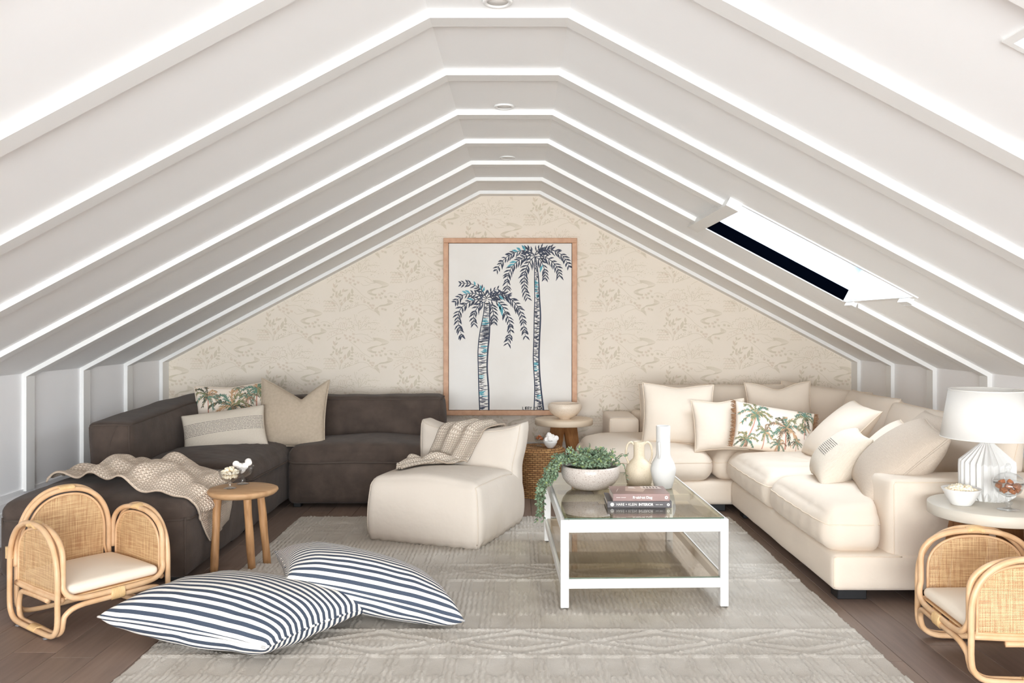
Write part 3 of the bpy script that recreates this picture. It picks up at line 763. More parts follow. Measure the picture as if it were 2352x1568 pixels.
backc(.62, .46, .26, (1.37, 7.40, .44), 0.0, .16, 46)
backc(.80, .46, .26, (2.52, 7.18, .44), -.75, .22, 42, roll=.08)
backc(.86, .46, .28, (2.60, 6.40, .44), -PI/2, .20, 43)
backc(1.00, .45, .28, (2.60, 5.55, .43), -PI/2, .20, 44)
backc(.90, .42, .28, (2.63, 5.02, .43), -PI/2, .20, 45)

# ================================================================== BEANBAG LOUNGER
t = thing('beanbag_lounger', 'cream canvas beanbag lounger on the rug with a cable-knit throw over its back', 'beanbag', (-.470, 5.82, .008), math.radians(-20.5))
def bb(P, p):
    u, v, w = p[:, 0], p[:, 1], p[:, 2]
    up = (w + 1)/2
    P[:, 0] *= 1.0 + .045*np.cos((up-.35)*3)*1; P[:, 1] *= 1.0 + .03*np.cos((up-.3)*3)
    P[:, 2] = np.where(w < -.98, -.2, P[:, 2])
    P[:, 2] += np.clip(w, 0, 1)*(-.055*np.clip(v, 0, 1)**2 + .03*np.exp(-((u)/.6)**2)*np.clip(-v, 0, 1))
    low = np.clip(-w-.55, 0, 1); s = np.where(np.abs(u) > np.abs(v), v, u)
    P[:, 0] += u*low*.012*np.sin(s*26); P[:, 1] += v*low*.012*np.sin(s*26)
    return P
V, Fc, f = puff((.78, .84, .40), .055, crown=.035, bulge=.018, seed=51, wr=.007, extra=bb, res=.024, wfreq=8)
sh = np.array((0, 0, .20)); SEATB = obj('seat_body', V + sh, Fc, BEAN, t)
for sx in (-1, 1):
    piping('piping', [tuple(x) for x in f(np.array([(sx, -1, z) for z in np.linspace(-.98, 1, 18)] + [(sx, y, 1) for y in np.linspace(-.97, .55, 22)])) + sh], .0042, BEANP, t, closed=False)
def bk(P, p):
    u, v, w = p[:, 0], p[:, 1], p[:, 2]; up = np.clip((w+1)/2, 0, 1)
    P[:, 1] += .13*up; P[:, 1] *= 1
    ear = np.clip(np.abs(u), 0, 1)**5 * np.clip(w, 0, 1)**2
    P[:, 2] += .045*ear - .02*(1-np.abs(u)**2)*np.clip(w, 0, 1); P[:, 0] += np.sign(u)*.02*ear
    P[:, 0] *= 1 - .05*np.exp(-((w+.1)/.4)**2)
    P[:, 1] -= .055*up*(1-np.abs(u)**2)*np.clip(-v, 0, 1)
    return P
V, Fc, f = puff((.78, .20, .50), .05, bulge=.02, seed=52, wr=.006, extra=bk, res=.024, wfreq=9)
sh = np.array((0, .30, .43)); BACKB = obj('back_body', V + sh, Fc, BEAN, t)
for sv in (-1, 1):
    piping('piping', [tuple(x) for x in f(np.array([(-1, sv, z) for z in np.linspace(-.9, 1, 16)] + [(x, sv, 1) for x in np.linspace(-.95, .95, 26)] + [(1, sv, z) for z in np.linspace(1, -.9, 16)])) + sh], .0042, BEANP, t, closed=False)
obj('care_label', *bbox(-.425, -.405, -.36, -.33, .05, .10, .002), LABEL, t, smooth=False)

# ================================================================== KNITTED THROWS (shrunk onto what they lie on)
def knit_mat(name, c1, c2, su, sv, chev=True):
    def b(N, L, B, tc, m):
        uv = N.new('ShaderNodeSeparateXYZ'); L.new(tc.outputs['UV'], uv.inputs[0]); U, V = uv.outputs[0], uv.outputs[1]
        u = math_node(N, L, 'MULTIPLY', U, su); v = math_node(N, L, 'MULTIPLY', V, sv)
        fu = math_node(N, L, 'PINGPONG', u, 0.5)
        vv = math_node(N, L, 'ADD', v, math_node(N, L, 'MULTIPLY', fu, 1.1 if chev else 0.0))
        s1 = math_node(N, L, 'ABSOLUTE', math_node(N, L, 'SINE', math_node(N, L, 'MULTIPLY', vv, PI)))
        s2 = math_node(N, L, 'ABSOLUTE', math_node(N, L, 'SINE', math_node(N, L, 'MULTIPLY', u, PI)))
        h = math_node(N, L, 'MULTIPLY', s1, math_node(N, L, 'POWER', s2, 0.6))
        bp = N.new('ShaderNodeBump'); bp.inputs['Distance'].default_value = .006; bp.inputs['Strength'].default_value = 1; L.new(h, bp.inputs['Height'])
        L.new(bp.outputs[0], B.inputs['Normal']); L.new(mix_node(N, L, math_node(N, L, 'MULTIPLY', h, 1.4), c2, c1), B.inputs['Base Color'])
    return node_mat(name, b, .95)
KNIT1 = knit_mat('moss_stitch_knit', rgb(230, 214, 197), rgb(196, 177, 157), 30, 76)
KNIT2 = knit_mat('cable_knit', rgb(220, 207, 191), rgb(172, 155, 137), 26, 60)
def bvh_of(objs):
    V, Fc = [], []
    bpy.context.view_layer.update()
    for o in objs:
        i = len(V); V += [o.matrix_world @ v.co for v in o.data.vertices]; Fc += [tuple(i+k for k in p.vertices) for p in o.data.polygons]
    return BVHTree.FromPolygons(V, Fc)
def drape(name, A, B, tree, m, fold, off=.014, nu=110, nv=44, tip=None):
    # A and B: the two long edges of the cloth, laid out in space
    PA = smoothpath(A, 12); PB = smoothpath(B, 12)
    def samp(P, t):
        x = t*(len(P)-1); i = min(int(x), len(P)-2); return P[i].lerp(P[i+1], x-i)
    V = []; uv = []
    for i in range(nu+1):
        s = i/nu; a = samp(PA, s); b = samp(PB, s)
        for j in range(nv+1):
            tt = j/nv; p = a.lerp(b, tt); h = fold(s, tt)
            loc, n, _, _ = tree.find_nearest(p)
            out = (p - loc)
            side = 1 if out.dot(n) >= 0 else -1
            V.append(loc + n*(off + h)); uv.append((tt, s))
    n1 = len(V); m1 = nv+1; Fc = []
    for i in range(nu):
        for j in range(nv): Fc.append((i*m1+j, (i+1)*m1+j, (i+1)*m1+j+1, i*m1+j+1))
    # relax a little so the cloth bridges the hollows
    P = np.array([tuple(v) for v in V]).reshape(nu+1, m1, 3)
    for _ in range(5):
        Q = P.copy(); Q[1:-1, 1:-1] = (P[:-2, 1:-1] + P[2:, 1:-1] + P[1:-1, :-2] + P[1:-1, 2:])/4; P = P*.5 + Q*.5
    o = obj(name, P.reshape(-1, 3), Fc, m, None, uv=uv)
    md = o.modifiers.new('thickness', 'SOLIDIFY'); md.thickness = .009; md.offset = 0
    return o
tree = bvh_of(OTT + [c for c in bpy.data.objects['ottoman_module'].children if c.name.startswith('base')])
def fold1(s, t):
    big = math.exp(-((s-.22-.03*t)/.055)**2)*.062 + math.exp(-((s-.36-.05*t)/.045)**2)*.066 + math.exp(-((s-.50+.04*t)/.05)**2)*.03 + math.exp(-((s-.08)/.05)**2)*.02
    w = .55 + .45*math.sin(t*2.2+.9)
    return (.25 if s > .76 else 1)*max(0, big*w + .014*math.sin(t*13 + s*7) * (1 - .6*(s > .78)) + .012*math.sin(s*26 + t*4) + .016*math.sin(t*3.1+.3) + .011*math.sin(s*47 - t*15) * math.sin(PI*t) + .008*math.sin(s*21 + t*23))
o = drape('throw_blanket', [(-2.76, 4.98, .47), (-2.50, 4.85, .50), (-2.24, 4.73, .50), (-1.99, 4.68, .49), (-1.83, 4.71, .42), (-1.75, 4.78, .31), (-1.74, 4.88, .17)],
          [(-2.80, 5.48, .45), (-2.52, 5.50, .49), (-2.28, 5.46, .49), (-2.02, 5.40, .48), (-1.86, 5.32, .44), (-1.77, 5.28, .33), (-1.76, 5.20, .22)], tree, KNIT1, fold1)
tag(o, 'beige moss-stitch knitted throw rumpled across the charcoal ottoman', 'throw')
tree = bvh_of([SEATB, BACKB])
bbm = bpy.data.objects['beanbag_lounger'].matrix_world
def L2W(p): return tuple(bbm @ Vector(p))
def fold2(s, t):
    e = math.sin(PI*min(max(t, 0), 1))
    return max(0, .022*e + .024*math.sin(t*19+s*3)*(.4+.6*e) + (.012*math.sin(s*30 + t*9) + .022*max(0, math.sin(t*8+s*14)))*(1 if .55 < s < .82 else .25))
A = [(-.16, .56, .60), (-.17, .47, .71), (-.20, .33, .66), (-.24, .24, .55), (-.29, .16, .47), (-.34, .02, .43), (-.33, -.12, .43), (-.27, -.26, .44)]
B = [(.22, .56, .60), (.21, .47, .70), (.16, .33, .66), (.10, .24, .55), (.05, .15, .46), (-.03, .05, .43), (-.12, -.08, .43), (-.21, -.27, .44)]
o = drape('throw_blanket', [L2W(p) for p in A], [L2W(p) for p in B], tree, KNIT2, fold2, nu=120)
tag(o, 'grey-beige cable-knit throw draped over the back and seat of the beanbag lounger', 'throw')
# ================================================================== PICTURE ON THE GABLE
PY = 7.962
t = thing('framed_painting', 'tall framed painting of two blue palm trees on the wallpapered gable', 'painting', (0, 0, 0))
X0, X1, Z0, Z1 = gx(1019, PY), gx(1325, PY), gz(953, PY), gz(547, PY); w = .046
for a in ((X0, X0+w, Z0+w, Z1-w), (X1-w, X1, Z0+w, Z1-w)):
    obj('frame_rail', *bbox(a[0], a[1], PY-.03, YB-.001, a[2]-.0, a[3]+.0, .003), FRAMEW, t, smooth=False)
for a in ((X0, X1, Z0, Z0+w), (X0, X1, Z1-w, Z1)):
    obj('frame_rail', *bbox(a[0], a[1], PY-.03, YB-.001, a[2], a[3], .003), FRAMEW, t, smooth=False)
cv = obj('canvas', *box(X0+w+.004, X1-w-.004, PY-.012, YB-.002, Z0+w+.004, Z1-w-.004), mat('canvas', rgb(234, 231, 226), 0.7, c2=rgb(228, 224, 217), cscale=3), t, smooth=False)
INK = mat('ink_navy', rgb(46, 56, 80), 0.6, c2=rgb(38, 44, 60), cscale=30); TEAL = mat('ink_teal', rgb(60, 138, 156), 0.6, c2=rgb(104, 178, 190), cscale=30)
BLK = mat('ink_black', rgb(28, 28, 30), 0.6)
def S(a, b, off): return np.stack([gx(1000 + a/3.647, PY), PY - .0128 - off, gz(530 + b/3.647, PY)], -1)
D1, D2, D3 = Decal(), Decal(), Decal(); rg = np.random.default_rng(11)
def frond(P, l0, side=(1, -1), w=7, teal=()):
    Q = arc(P, 8); n = len(Q); D1.stroke(Q, 6, 3, S, mid=6)
    L = [0]
    for k in range(1, n): L.append(L[-1] + math.hypot(Q[k][0]-Q[k-1][0], Q[k][1]-Q[k-1][1]))
    s = 26.0; i = 0
    while s < L[-1] - 6:
        k = next(j for j in range(n) if L[j] >= s); x, y = Q[k]; dx = Q[k][0]-Q[k-1][0]; dy = Q[k][1]-Q[k-1][1]; a = math.atan2(dy, dx)
        for sd in side:
            ln = l0*(1 - .35*s/L[-1])*rg.uniform(.8, 1.2); b = a + sd*rg.uniform(.62, .95); ex, ey = math.cos(b)*ln, math.sin(b)*ln + ln*.18
            d = D2 if (i in teal and sd > 0) else D1
            d.stroke(arc([(x, y), (x+ex*.5-ey*.06*sd, y+ey*.5+ex*.06*sd), (x+ex, y+ey)], 3), 4, 1.2, S, off=.0003 if d is D2 else .0001*rg.uniform(0, 1), mid=w*rg.uniform(1.5, 2.3) * (1.4 if d is D2 else 1))
        s += rg.uniform(24, 33); i += 1
for P, tl in ((((832, 205), (740, 165), (640, 195), (565, 250), (515, 325)), (2, 3, 4)), (((832, 210), (760, 215), (670, 270), (610, 370), (600, 500)), (5, 6)), (((832, 215), (790, 260), (750, 350), (745, 460), (770, 560)), ()),
              (((835, 205), (900, 170), (990, 165), (1070, 215), (1125, 310)), ()), (((840, 215), (920, 220), (990, 270), (1030, 330), (1040, 390)), ()), (((840, 220), (880, 250), (915, 330), (918, 420)), (2,)),
              (((826, 200), (790, 165), (735, 140)), ()), (((832, 200), (860, 160), (900, 140)), ()), (((836, 200), (930, 160), (990, 140)), ())):
    frond(P, 62, teal=tl)
for P, tl in ((((430, 565), (380, 490), (300, 445), (200, 440)), (1, 2, 4)), (((430, 570), (330, 525), (230, 540), (160, 605)), (4, 5)), (((430, 580), (320, 580), (215, 650), (190, 750), (225, 890)), (3,)),
              (((425, 590), (370, 620), (325, 700), (325, 790)), ()), (((432, 565), (480, 545), (560, 530), (620, 540)), ()), (((440, 560), (570, 540), (680, 620), (730, 740), (755, 890)), (2,)),
              (((440, 575), (530, 600), (590, 690), (630, 810), (605, 950)), (2, 3, 4)), (((445, 590), (475, 640), (490, 720), (490, 790)), ()), (((430, 555), (465, 515), (525, 485)), ()), (((428, 560), (400, 510), (380, 480)), ())):
    frond(P, 60, teal=tl)
def trunk(L_, R_, step, fl):
    a = arc(L_, 10); b = arc(R_, 10); D1.stroke(a, 7, 9, S, off=.0004); D1.stroke(b, 8, 13, S, off=.0004, mid=13)
    def xi(Q, y):
        for k in range(len(Q)-1):
            if Q[k][1] <= y <= Q[k+1][1]: return Q[k][0] + (Q[k+1][0]-Q[k][0])*(y-Q[k][1])/max(Q[k+1][1]-Q[k][1], 1e-6)
        return Q[-1][0]
    y = L_[0][1] + 12
    while y < L_[-1][1] - 6:
        xa, xb = xi(a, y), xi(b, y); wd = xb - xa; r = rg.uniform()
        teal = any(p < y < q for p, q in fl) and rg.uniform() < .55
        d = D2 if teal else (D3 if rg.uniform() < .15 else D1); h = rg.uniform(5, 10) * (1.6 if teal else 1)
        if r < .45: p, q = xa+1, xa + wd*rg.uniform(.4, .85)
        elif r < .85: p, q = xa + wd*rg.uniform(.2, .6), xb-1
        else: p, q = xa+1, xb-1
        d.stroke([(p, y+rg.uniform(-3, 3)), ((p+q)/2, y+2), (q, y+rg.uniform(-5, 2))], h*.6, h*.4, S, off=.0002, mid=h); y += rg.uniform(.6, 1.25)*step
trunk([(413, 595), (403, 700), (372, 860), (358, 1000), (360, 1150), (365, 1330), (372, 1502)], [(452, 595), (456, 750), (452, 880), (440, 1000), (434, 1150), (446, 1330), (448, 1502)], 12, ((710, 780), (960, 1060), (1180, 1250), (1340, 1400)))
trunk([(833, 215), (830, 400), (832, 560), (828, 700), (825, 900), (820, 1080), (832, 1300), (826, 1502)], [(838, 215), (862, 380), (872, 560), (880, 720), (872, 900), (868, 1080), (880, 1280), (906, 1502)], 10, ((400, 560), (1100, 1200), (1350, 1420)))
for k in range(26):
    y = 800 + k*5; D1.stroke([(395+rg.uniform(-12, 20), y), (450, y+rg.uniform(-4, 4))], 3, 4, S, off=.0003)
GL = {'L': [[(0, 0), (0, 10), (5, 10)]], 'I': [[(2, 0), (2, 10)]], 'B': [[(0, 0), (0, 10), (5, 8), (4, 5), (0, 5)], [(0, 0), (5, 1), (4, 5)]], 'Y': [[(0, 0), (3, 5)], [(6, 0), (3, 5), (1, 11)]],
      'W': [[(0, 0), (2, 9), (4, 3), (6, 9), (9, 0)]], 'A': [[(0, 10), (3, 0), (6, 10)], [(1, 6), (5, 6)]], 'T': [[(0, 1), (7, 0)], [(3, 0), (3, 10)]], 'K': [[(0, 0), (0, 10)], [(5, 0), (0, 5), (6, 10)]],
      'N': [[(0, 10), (0, 0), (5, 10), (5, 0)]], 'S': [[(5, 0), (0, 2), (4, 6), (0, 10)]]}
x = 730
for ch in 'LIBBY WATK':
    if ch == ' ': x += 14; continue
    for st in GL[ch]: D3.stroke([(x + p*2.3, 1472 + q*2.3) for p, q in st], 5, 4, S, off=.0008, mid=5)
    x += 24 if ch == 'W' else (9 if ch == 'I' else 18)
D1.build('painted_palms', INK, t, 'stuff'); D2.build('teal_accents', TEAL, t, 'stuff'); D3.build('signature_and_dark_strokes', BLK, t, 'stuff')

# ================================================================== COFFEE TABLE
ct = thing('coffee_table', 'white timber coffee table with tinted glass top on the rug', 'table', (.607, 4.87, .012), math.radians(1.75))
W2, L2, H = .4175, .672, .438; q = .041
for sx in (-1, 1):
    for sy in (-1, 1):
        x0 = sx*W2 - (q if sx > 0 else 0); y0 = sy*L2 - (q if sy > 0 else 0)
        lg = obj('leg', *bbox(x0, x0+q, y0, y0+q, .004, H, .0025), WHITEW, ct, smooth=False)
        obj('leg_glide', *lathe([(.009, 0), (.009, .004)], 12, x0+q/2, y0+q/2), BLACKP, lg)
for sy in (-1, 1):
    y0 = sy*L2 - (q if sy > 0 else 0)
    obj('apron', *bbox(-W2+q, W2-q, y0+.003, y0+q-.003, H-.063, H, .002), WHITEW, ct, smooth=False)
    obj('stretcher', *bbox(-W2+q, W2-q, y0+.003, y0+q-.003, .098, .145, .002), WHITEW, ct, smooth=False)
for sx in (-1, 1):
    x0 = sx*W2 - (q if sx > 0 else 0)
    obj('apron', *bbox(x0+.003, x0+q-.003, -L2+q, L2-q, H-.063, H, .002), WHITEW, ct, smooth=False)
    obj('stretcher', *bbox(x0+.003, x0+q-.003, -L2+q, L2-q, .098, .145, .002), WHITEW, ct, smooth=False)
for y in (-.01, .33): obj('glass_rail', *bbox(-W2+q, W2-q, y-.014, y+.014, H-.045, H-.008, .002), WHITEW, ct, smooth=False)
TGL = glass_mat('bronze_table_glass', (.90, .87, .75, 1), 1.25); SGL = glass_mat('bronze_shelf_glass', (.88, .84, .79, 1), .7)
EDG = mat('glass_edge', rgb(86, 104, 92), .2)
o = obj('glass_top', *box(-W2+.020, W2-.020, -L2+.012, L2-.020, H+.0005, H+.006), None, ct, smooth=False, mats=[TGL, EDG], fm=[0, 0, 1, 1, 1, 1])
o = obj('glass_shelf', *box(-W2+.018, W2-.018, -L2+.012, L2-.018, .1455, .150), None, ct, smooth=False, mats=[SGL, EDG], fm=[0, 0, 1, 1, 1, 1])
TT = .012 + H + .006                              # height of the glass surface

# planter with trailing greenery
PX, PYY = .425, 4.985
t = thing('planter_bowl', 'speckled stoneware bowl of trailing green foliage on the coffee table', 'planter', (PX, PYY, TT))
obj('bowl', *lathe([(0, .004), (.085, 0), (.105, .006), (.14, .030), (.163, .060), (.173, .092), (.172, .120), (.168, .134), (.163, .136), (.160, .130), (.164, .095), (.15, .060), (.10, .03), (0, .025)], 56), SPECK, t)
obj('soil', *lathe([(.161, .112), (.10, .122), (0, .125)], 32), SOIL, t)
rg = np.random.default_rng(5)
LV, LF, LI, SV, SF = [], [], [], [], []
def leaf(p, d, ln, wd, light=False):
    d = Vector(d).normalized(); s = d.orthogonal().normalized(); s.rotate(Matrix.Rotation(rg.uniform(0, 6.28), 3, d)); n = d.cross(s)
    i = len(LV); p = Vector(p)
    LV.extend([tuple(p), tuple(p + d*ln*.35 + s*wd*.5 + n*wd*.12), tuple(p + d*ln*.75 + s*wd*.38 + n*wd*.1), tuple(p + d*ln), tuple(p + d*ln*.75 - s*wd*.38 + n*wd*.1), tuple(p + d*ln*.35 - s*wd*.5 + n*wd*.12), tuple(p + d*ln*.5)])
    LF.extend([(i, i+1, i+6), (i+1, i+2, i+6), (i+2, i+3, i+6), (i+3, i+4, i+6), (i+4, i+5, i+6), (i+5, i, i+6)]); LI.extend([1 if light else 0]*6)
def sprig(P, r=.0014, every=.011, ln=.021, wd=.010, dens=2):
    Q = smoothpath(P, 8); V, Fc = tube(Q, r, 4); i = len(SV); SV.extend(V); SF.extend([tuple(i+k for k in f) for f in Fc])
    acc = 0
    for k in range(1, len(Q)):
        seg = (Q[k]-Q[k-1]); acc += seg.length
        while acc > every:
            acc -= every; dr = seg.normalized()
            for _ in range(dens):
                o = Vector(rg.normal(size=3)).normalized(); dd = (dr*.55 + (o - dr*o.dot(dr))*1.0)
                leaf(Q[k], dd, ln*rg.uniform(.7, 1.3), wd*rg.uniform(.8, 1.3), rg.uniform() < .12)
for k in range(118):                              # mound filling the bowl
    a = rg.uniform(0, 2*PI); r0 = .10*math.sqrt(rg.uniform()); a2 = a + rg.uniform(-.7, .7); r1 = r0 + rg.uniform(.03, .085); h = rg.uniform(.155, .225) - .25*max(0, r1-.11)
    b = (r0*math.cos(a), r0*math.sin(a), .118); e = (min(r1, .175)*math.cos(a2), min(r1, .175)*math.sin(a2), h)
    sprig([b, ((b[0]+e[0])/2, (b[1]+e[1])/2, (b[2]+h)/2 + .03), e], ln=.019, wd=.010)
for k in range(34):                               # the long swags over the table's left edge
    a = PI + rg.uniform(-.95, .75); s = (.14*math.cos(a), .14*math.sin(a), .16)
    y = s[1]*.9 + rg.uniform(-.05, .03)
    drop = rg.uniform(-.19, .06) if k % 2 else rg.uniform(-.03, .10)
    out = -.19 - rg.uniform(0, .055)
    P = [s, (-.185, y, .165 + rg.uniform(-.02, .02)), (out-.01, y - .01, .09 + rg.uniform(-.02, .02))]
    if drop < .05: P += [(-.275 - rg.uniform(-.01, .03), y - .02, .0 + rg.uniform(0, .03)), (-.285 - rg.uniform(-.01, .035), y - .03, min(drop, -.05))]
    else: P += [(out - .015, y-.01, drop*.5 + .012)]
    sprig(P, every=.012, ln=.020, wd=.011)
for P in ([(.12, -.03, .13), (.17, -.03, .20), (.205, -.03, .195)], [(.13, -.05, .13), (.185, -.05, .15), (.20, -.06, .09), (.203, -.06, .06)], [(.13, .0, .14), (.18, .0, .185), (.225, .0, .20)], [(.08, .0, .15), (.12, -.01, .21), (.13, -.01, .235)], [(-.02, 0, .16), (-.01, 0, .22), (.0, 0, .25)]):
    sprig(P, dens=1, every=.013)
fo = obj('foliage', LV, LF, None, t, smooth=False, mats=[LEAFG, LEAFL], fm=LI); fo['kind'] = 'stuff'
so = obj('stems', SV, SF, STEMM, t); so['kind'] = 'stuff'

# vases
t = thing('two_handled_vase', 'sand-coloured speckled vase with two looped handles behind the books', 'vase', (.728, 5.11, TT))
obj('body', *lathe([(0, .002), (.066, 0), (.074, .006), (.081, .05), (.0815, .085), (.074, .115), (.052, .140), (.036, .155), (.0325, .175), (.033, .235), (.034, .254), (.031, .256), (.028, .235), (.026, .17), (0, .16)], 48), SANDS, t)
for s in (-1, 1):
    obj('handle', *tube(smoothpath([(s*.031, 0, .238), (s*.048, 0, .252), (s*.068, 0, .238), (s*.078, 0, .200), (s*.077, 0, .165), (s*.066, 0, .135), (s*.062, 0, .122)], 8), .0065, 10), SANDS, t)
t = thing('tall_vase', 'tall matt white vase with a long neck and small side handle', 'vase', (.852, 4.985, TT))
obj('body', *lathe([(0, .002), (.047, 0), (.053, .006), (.066, .06), (.0735, .100), (.074, .118), (.064, .150), (.046, .183), (.0415, .200), (.041, .30), (.0415, .362), (.038, .366), (.033, .362), (.033, .2), (0, .19)], 48), MATTW, t)
obj('handle', *tube(smoothpath([(-.030, -.032, .262), (-.034, -.052, .270), (-.033, -.058, .240), (-.031, -.056, .205), (-.031, -.040, .180)], 8), .0065, 10), MATTW, t)

# books
def text_obj(name, body, size, m, parent, loc, rot, ext=.0002, font_w=1.0, align='LEFT', off=0):
    c = bpy.data.curves.new(name, 'FONT'); c.body = body; c.size = size; c.extrude = ext; c.align_x = align; c.align_y = 'CENTER'; c.offset = off
    tmp = bpy.data.objects.new('tmp', c); COL.objects.link(tmp); bpy.context.view_layer.update()
    me = bpy.data.meshes.new_from_object(tmp.evaluated_get(bpy.context.evaluated_depsgraph_get())); bpy.data.objects.remove(tmp)
    me.materials.clear(); me.materials.append(m); o = bpy.data.objects.new(name, me); COL.objects.link(o); o.parent = parent
    o.location = loc; o.rotation_euler = rot; o.scale = (font_w, 1, 1); return o
def ellipse_disc(cx, cz, r, y, n=24, dx=0):
    V = [(cx + r*math.cos(2*PI*k/n), y, cz + r*math.sin(2*PI*k/n)) for k in range(n)]; return V, [tuple(range(n))]
WINK = mat('white_ink', rgb(240, 236, 230), .6); PAGES = mat('book_pages', rgb(228, 222, 214), .8, c2=rgb(206, 199, 190), cscale=8, cstretch=(1, 1, 60))
def book(label, x0, x1, y0, y1, z, th, cov, spine, rot):
    cx, cy = (x0+x1)/2, (y0+y1)/2; a, b = (x1-x0)/2, (y1-y0)/2
    t = thing('book', label, 'book', (cx, cy, z), rot, group='stacked books on the coffee table')
    obj('cover', *join(bbox(-a, a, -b, b, 0, .0028, .0008), bbox(-a, a, -b, b, th-.0028, th, .0008)), cov, t, smooth=False)
    obj('spine', *bbox(-a, a, -b-.0015, -b+.003, 0, th, .001), spine, t, smooth=False)
    obj('pages', *box(-a+.004, a-.004, -b+.003, b-.004, .0028, th-.0028), PAGES, t, smooth=False)
    return t, a, b
C1 = mat('slate_cover', rgb(86, 82, 84), .45); C2 = mat('brown_cover', rgb(120, 92, 86), .35, c2=rgb(150, 120, 112), cscale=6); C2S = mat('mauve_spine', rgb(128, 103, 99), .4, c2=rgb(160, 132, 126), cscale=5)
t, a, b = book('slate grey hardback with white capitals, bottom of the stack', .470, .806, 4.445, 4.675, TT, .033, C1, C1, math.radians(-1))
text_obj('title_print', 'HARE + KLEIN', .0185, WINK, t, (-a+.046, -b-.0022, .0165), (PI/2, 0, 0), font_w=.93)
text_obj('title_print', 'INTERIOR', .0185, WINK, t, (-a+.163, -b-.0022, .0165), (PI/2, 0, 0), font_w=.93, off=.0005)
obj('author_print', *join(*[box(-a+.252+k*.0042, -a+.2548+k*.0042, -b-.0022, -b-.0018, .0150, .0182) for k in range(9) if k != 4]), WINK, t, smooth=False)
obj('emblem', *ellipse_disc(-a+.025, .0165, .0095, -b-.0019), WINK, t, smooth=False)
obj('emblem_lines', *join(*[box(-a+.025+k*.0045-.0006, -a+.025+k*.0045+.0006, -b-.0024, -b-.0020, .0165-.006, .0165+.006) for k in (-1, 0, 1)]), C1, t, smooth=False)
obj('emblem', *ellipse_disc(a-.018, .0165, .0075, -b-.0019), WINK, t, smooth=False)
obj('emblem_lines', *join(([(a-.0215, -b-.0023, .0165), (a-.0165, -b-.0023, .0225), (a-.0155, -b-.0023, .0185), (a-.0185, -b-.0023, .0165)], [(0, 1, 2, 3)]), ([(a-.0145, -b-.0023, .0165), (a-.0195, -b-.0023, .0105), (a-.0205, -b-.0023, .0145), (a-.0175, -b-.0023, .0165)], [(0, 1, 2, 3)])), C1, t, smooth=False)
t, a, b = book('mauve-brown hardback with a photographic cover, top of the stack', .497, .795, 4.45, 4.665, TT+.0332, .0385, C2, C2S, 0)
text_obj('title_print', 'Resident Dog', .0185, WINK, t, (.006, -b-.0022, .019), (PI/2, 0, 0), align='CENTER', off=.0005)
obj('author_print', *join(*[box(-a+.018+k*.0036, -a+.0202+k*.0036, -b-.0022, -b-.0018, .0180, .0204) for k in range(14) if k != 6]), WINK, t, smooth=False)
obj('emblem', *ellipse_disc(a-.018, .019, .0085, -b-.0019), WINK, t, smooth=False)
obj('emblem_lines', *ellipse_disc(a-.018, .0195, .0035, -b-.0022), C2S, t, smooth=False)
def flat(P, z, m, nm, par): return obj(nm, [(x, y, z) for x, y in P], [tuple(range(len(P)))], m, par, smooth=False)
cm = [mat('cover_photo_%d' % i, rgb(*c), .35) for i, c in enumerate(((206, 190, 180), (92, 70, 66), (232, 226, 220), (150, 128, 120), (176, 148, 136)))]
z = .0385 + .0003
flat([(-.075, -.03), (.015, -.06), (.04, .02), (.02, .085), (-.06, .085)], z, cm[4], 'cover_photo', t); flat([(.02, .03), (.13, .03), (.115, .10), (.02, .10)], z+.0002, cm[0], 'cover_photo', t)
for k in range(5): flat([(.035+k*.017, .045), (.043+k*.017, .045), (.042+k*.017, .085), (.034+k*.017, .085)], z+.0004, cm[1], 'cover_photo', t)
flat([(-.05, .04), (-.01, .03), (-.015, .08), (-.045, .085)], z+.0004, cm[0], 'cover_photo', t); flat([(-.125, -.05), (-.123, -.05), (-.105, .03), (-.107, .03)], z+.0004, cm[2], 'cover_photo', t)
flat([(.045, .088), (.055, .088), (.055, .10), (.045, .10)], z+.0005, cm[2], 'cover_photo', t)

# ================================================================== WOODEN STOOL WITH TWO SUNDAE GLASSES
ST = .467
t = thing('wooden_stool', 'round rustic timber stool beside the charcoal ottoman', 'stool', (-1.598, 4.925, 0))
def wob(r, z, a): return r*(1 + .010*math.sin(3*a+1) + .006*math.sin(5*a))
obj('seat', *lathe([(0, ST-.036), (.178, ST-.036), (.190, ST-.026), (.198, ST-.014), (.195, ST-.004), (.186, ST), (0, ST)], 64, fn=wob), TEAKTOP, t)
for (tx_, ty_), (bx, by) in (((-.128, -.05), (-.136, -.085)), ((.045, -.06), (.058, -.015)), ((.085, .06), (.118, .085))):
    pts = [(tx_ + (bx-tx_)*k/10 + .0008*math.sin(k*1.3+bx*30), ty_ + (by-ty_)*k/10 + .0008*math.sin(k*1.1), (ST-.034)*(1-k/10)) for k in range(11)]
    obj('leg', *tube(pts, lambda u: .0228 + .001*math.sin(u*9+bx*40), 12), TEAK, t)
GLS = bpy.data.materials.new('clear_glass'); GLS.use_nodes = True; Bn = GLS.node_tree.nodes['Principled BSDF']
GLS = glass_mat('clear_glassware', (.965, .97, .97, 1), 1.8)
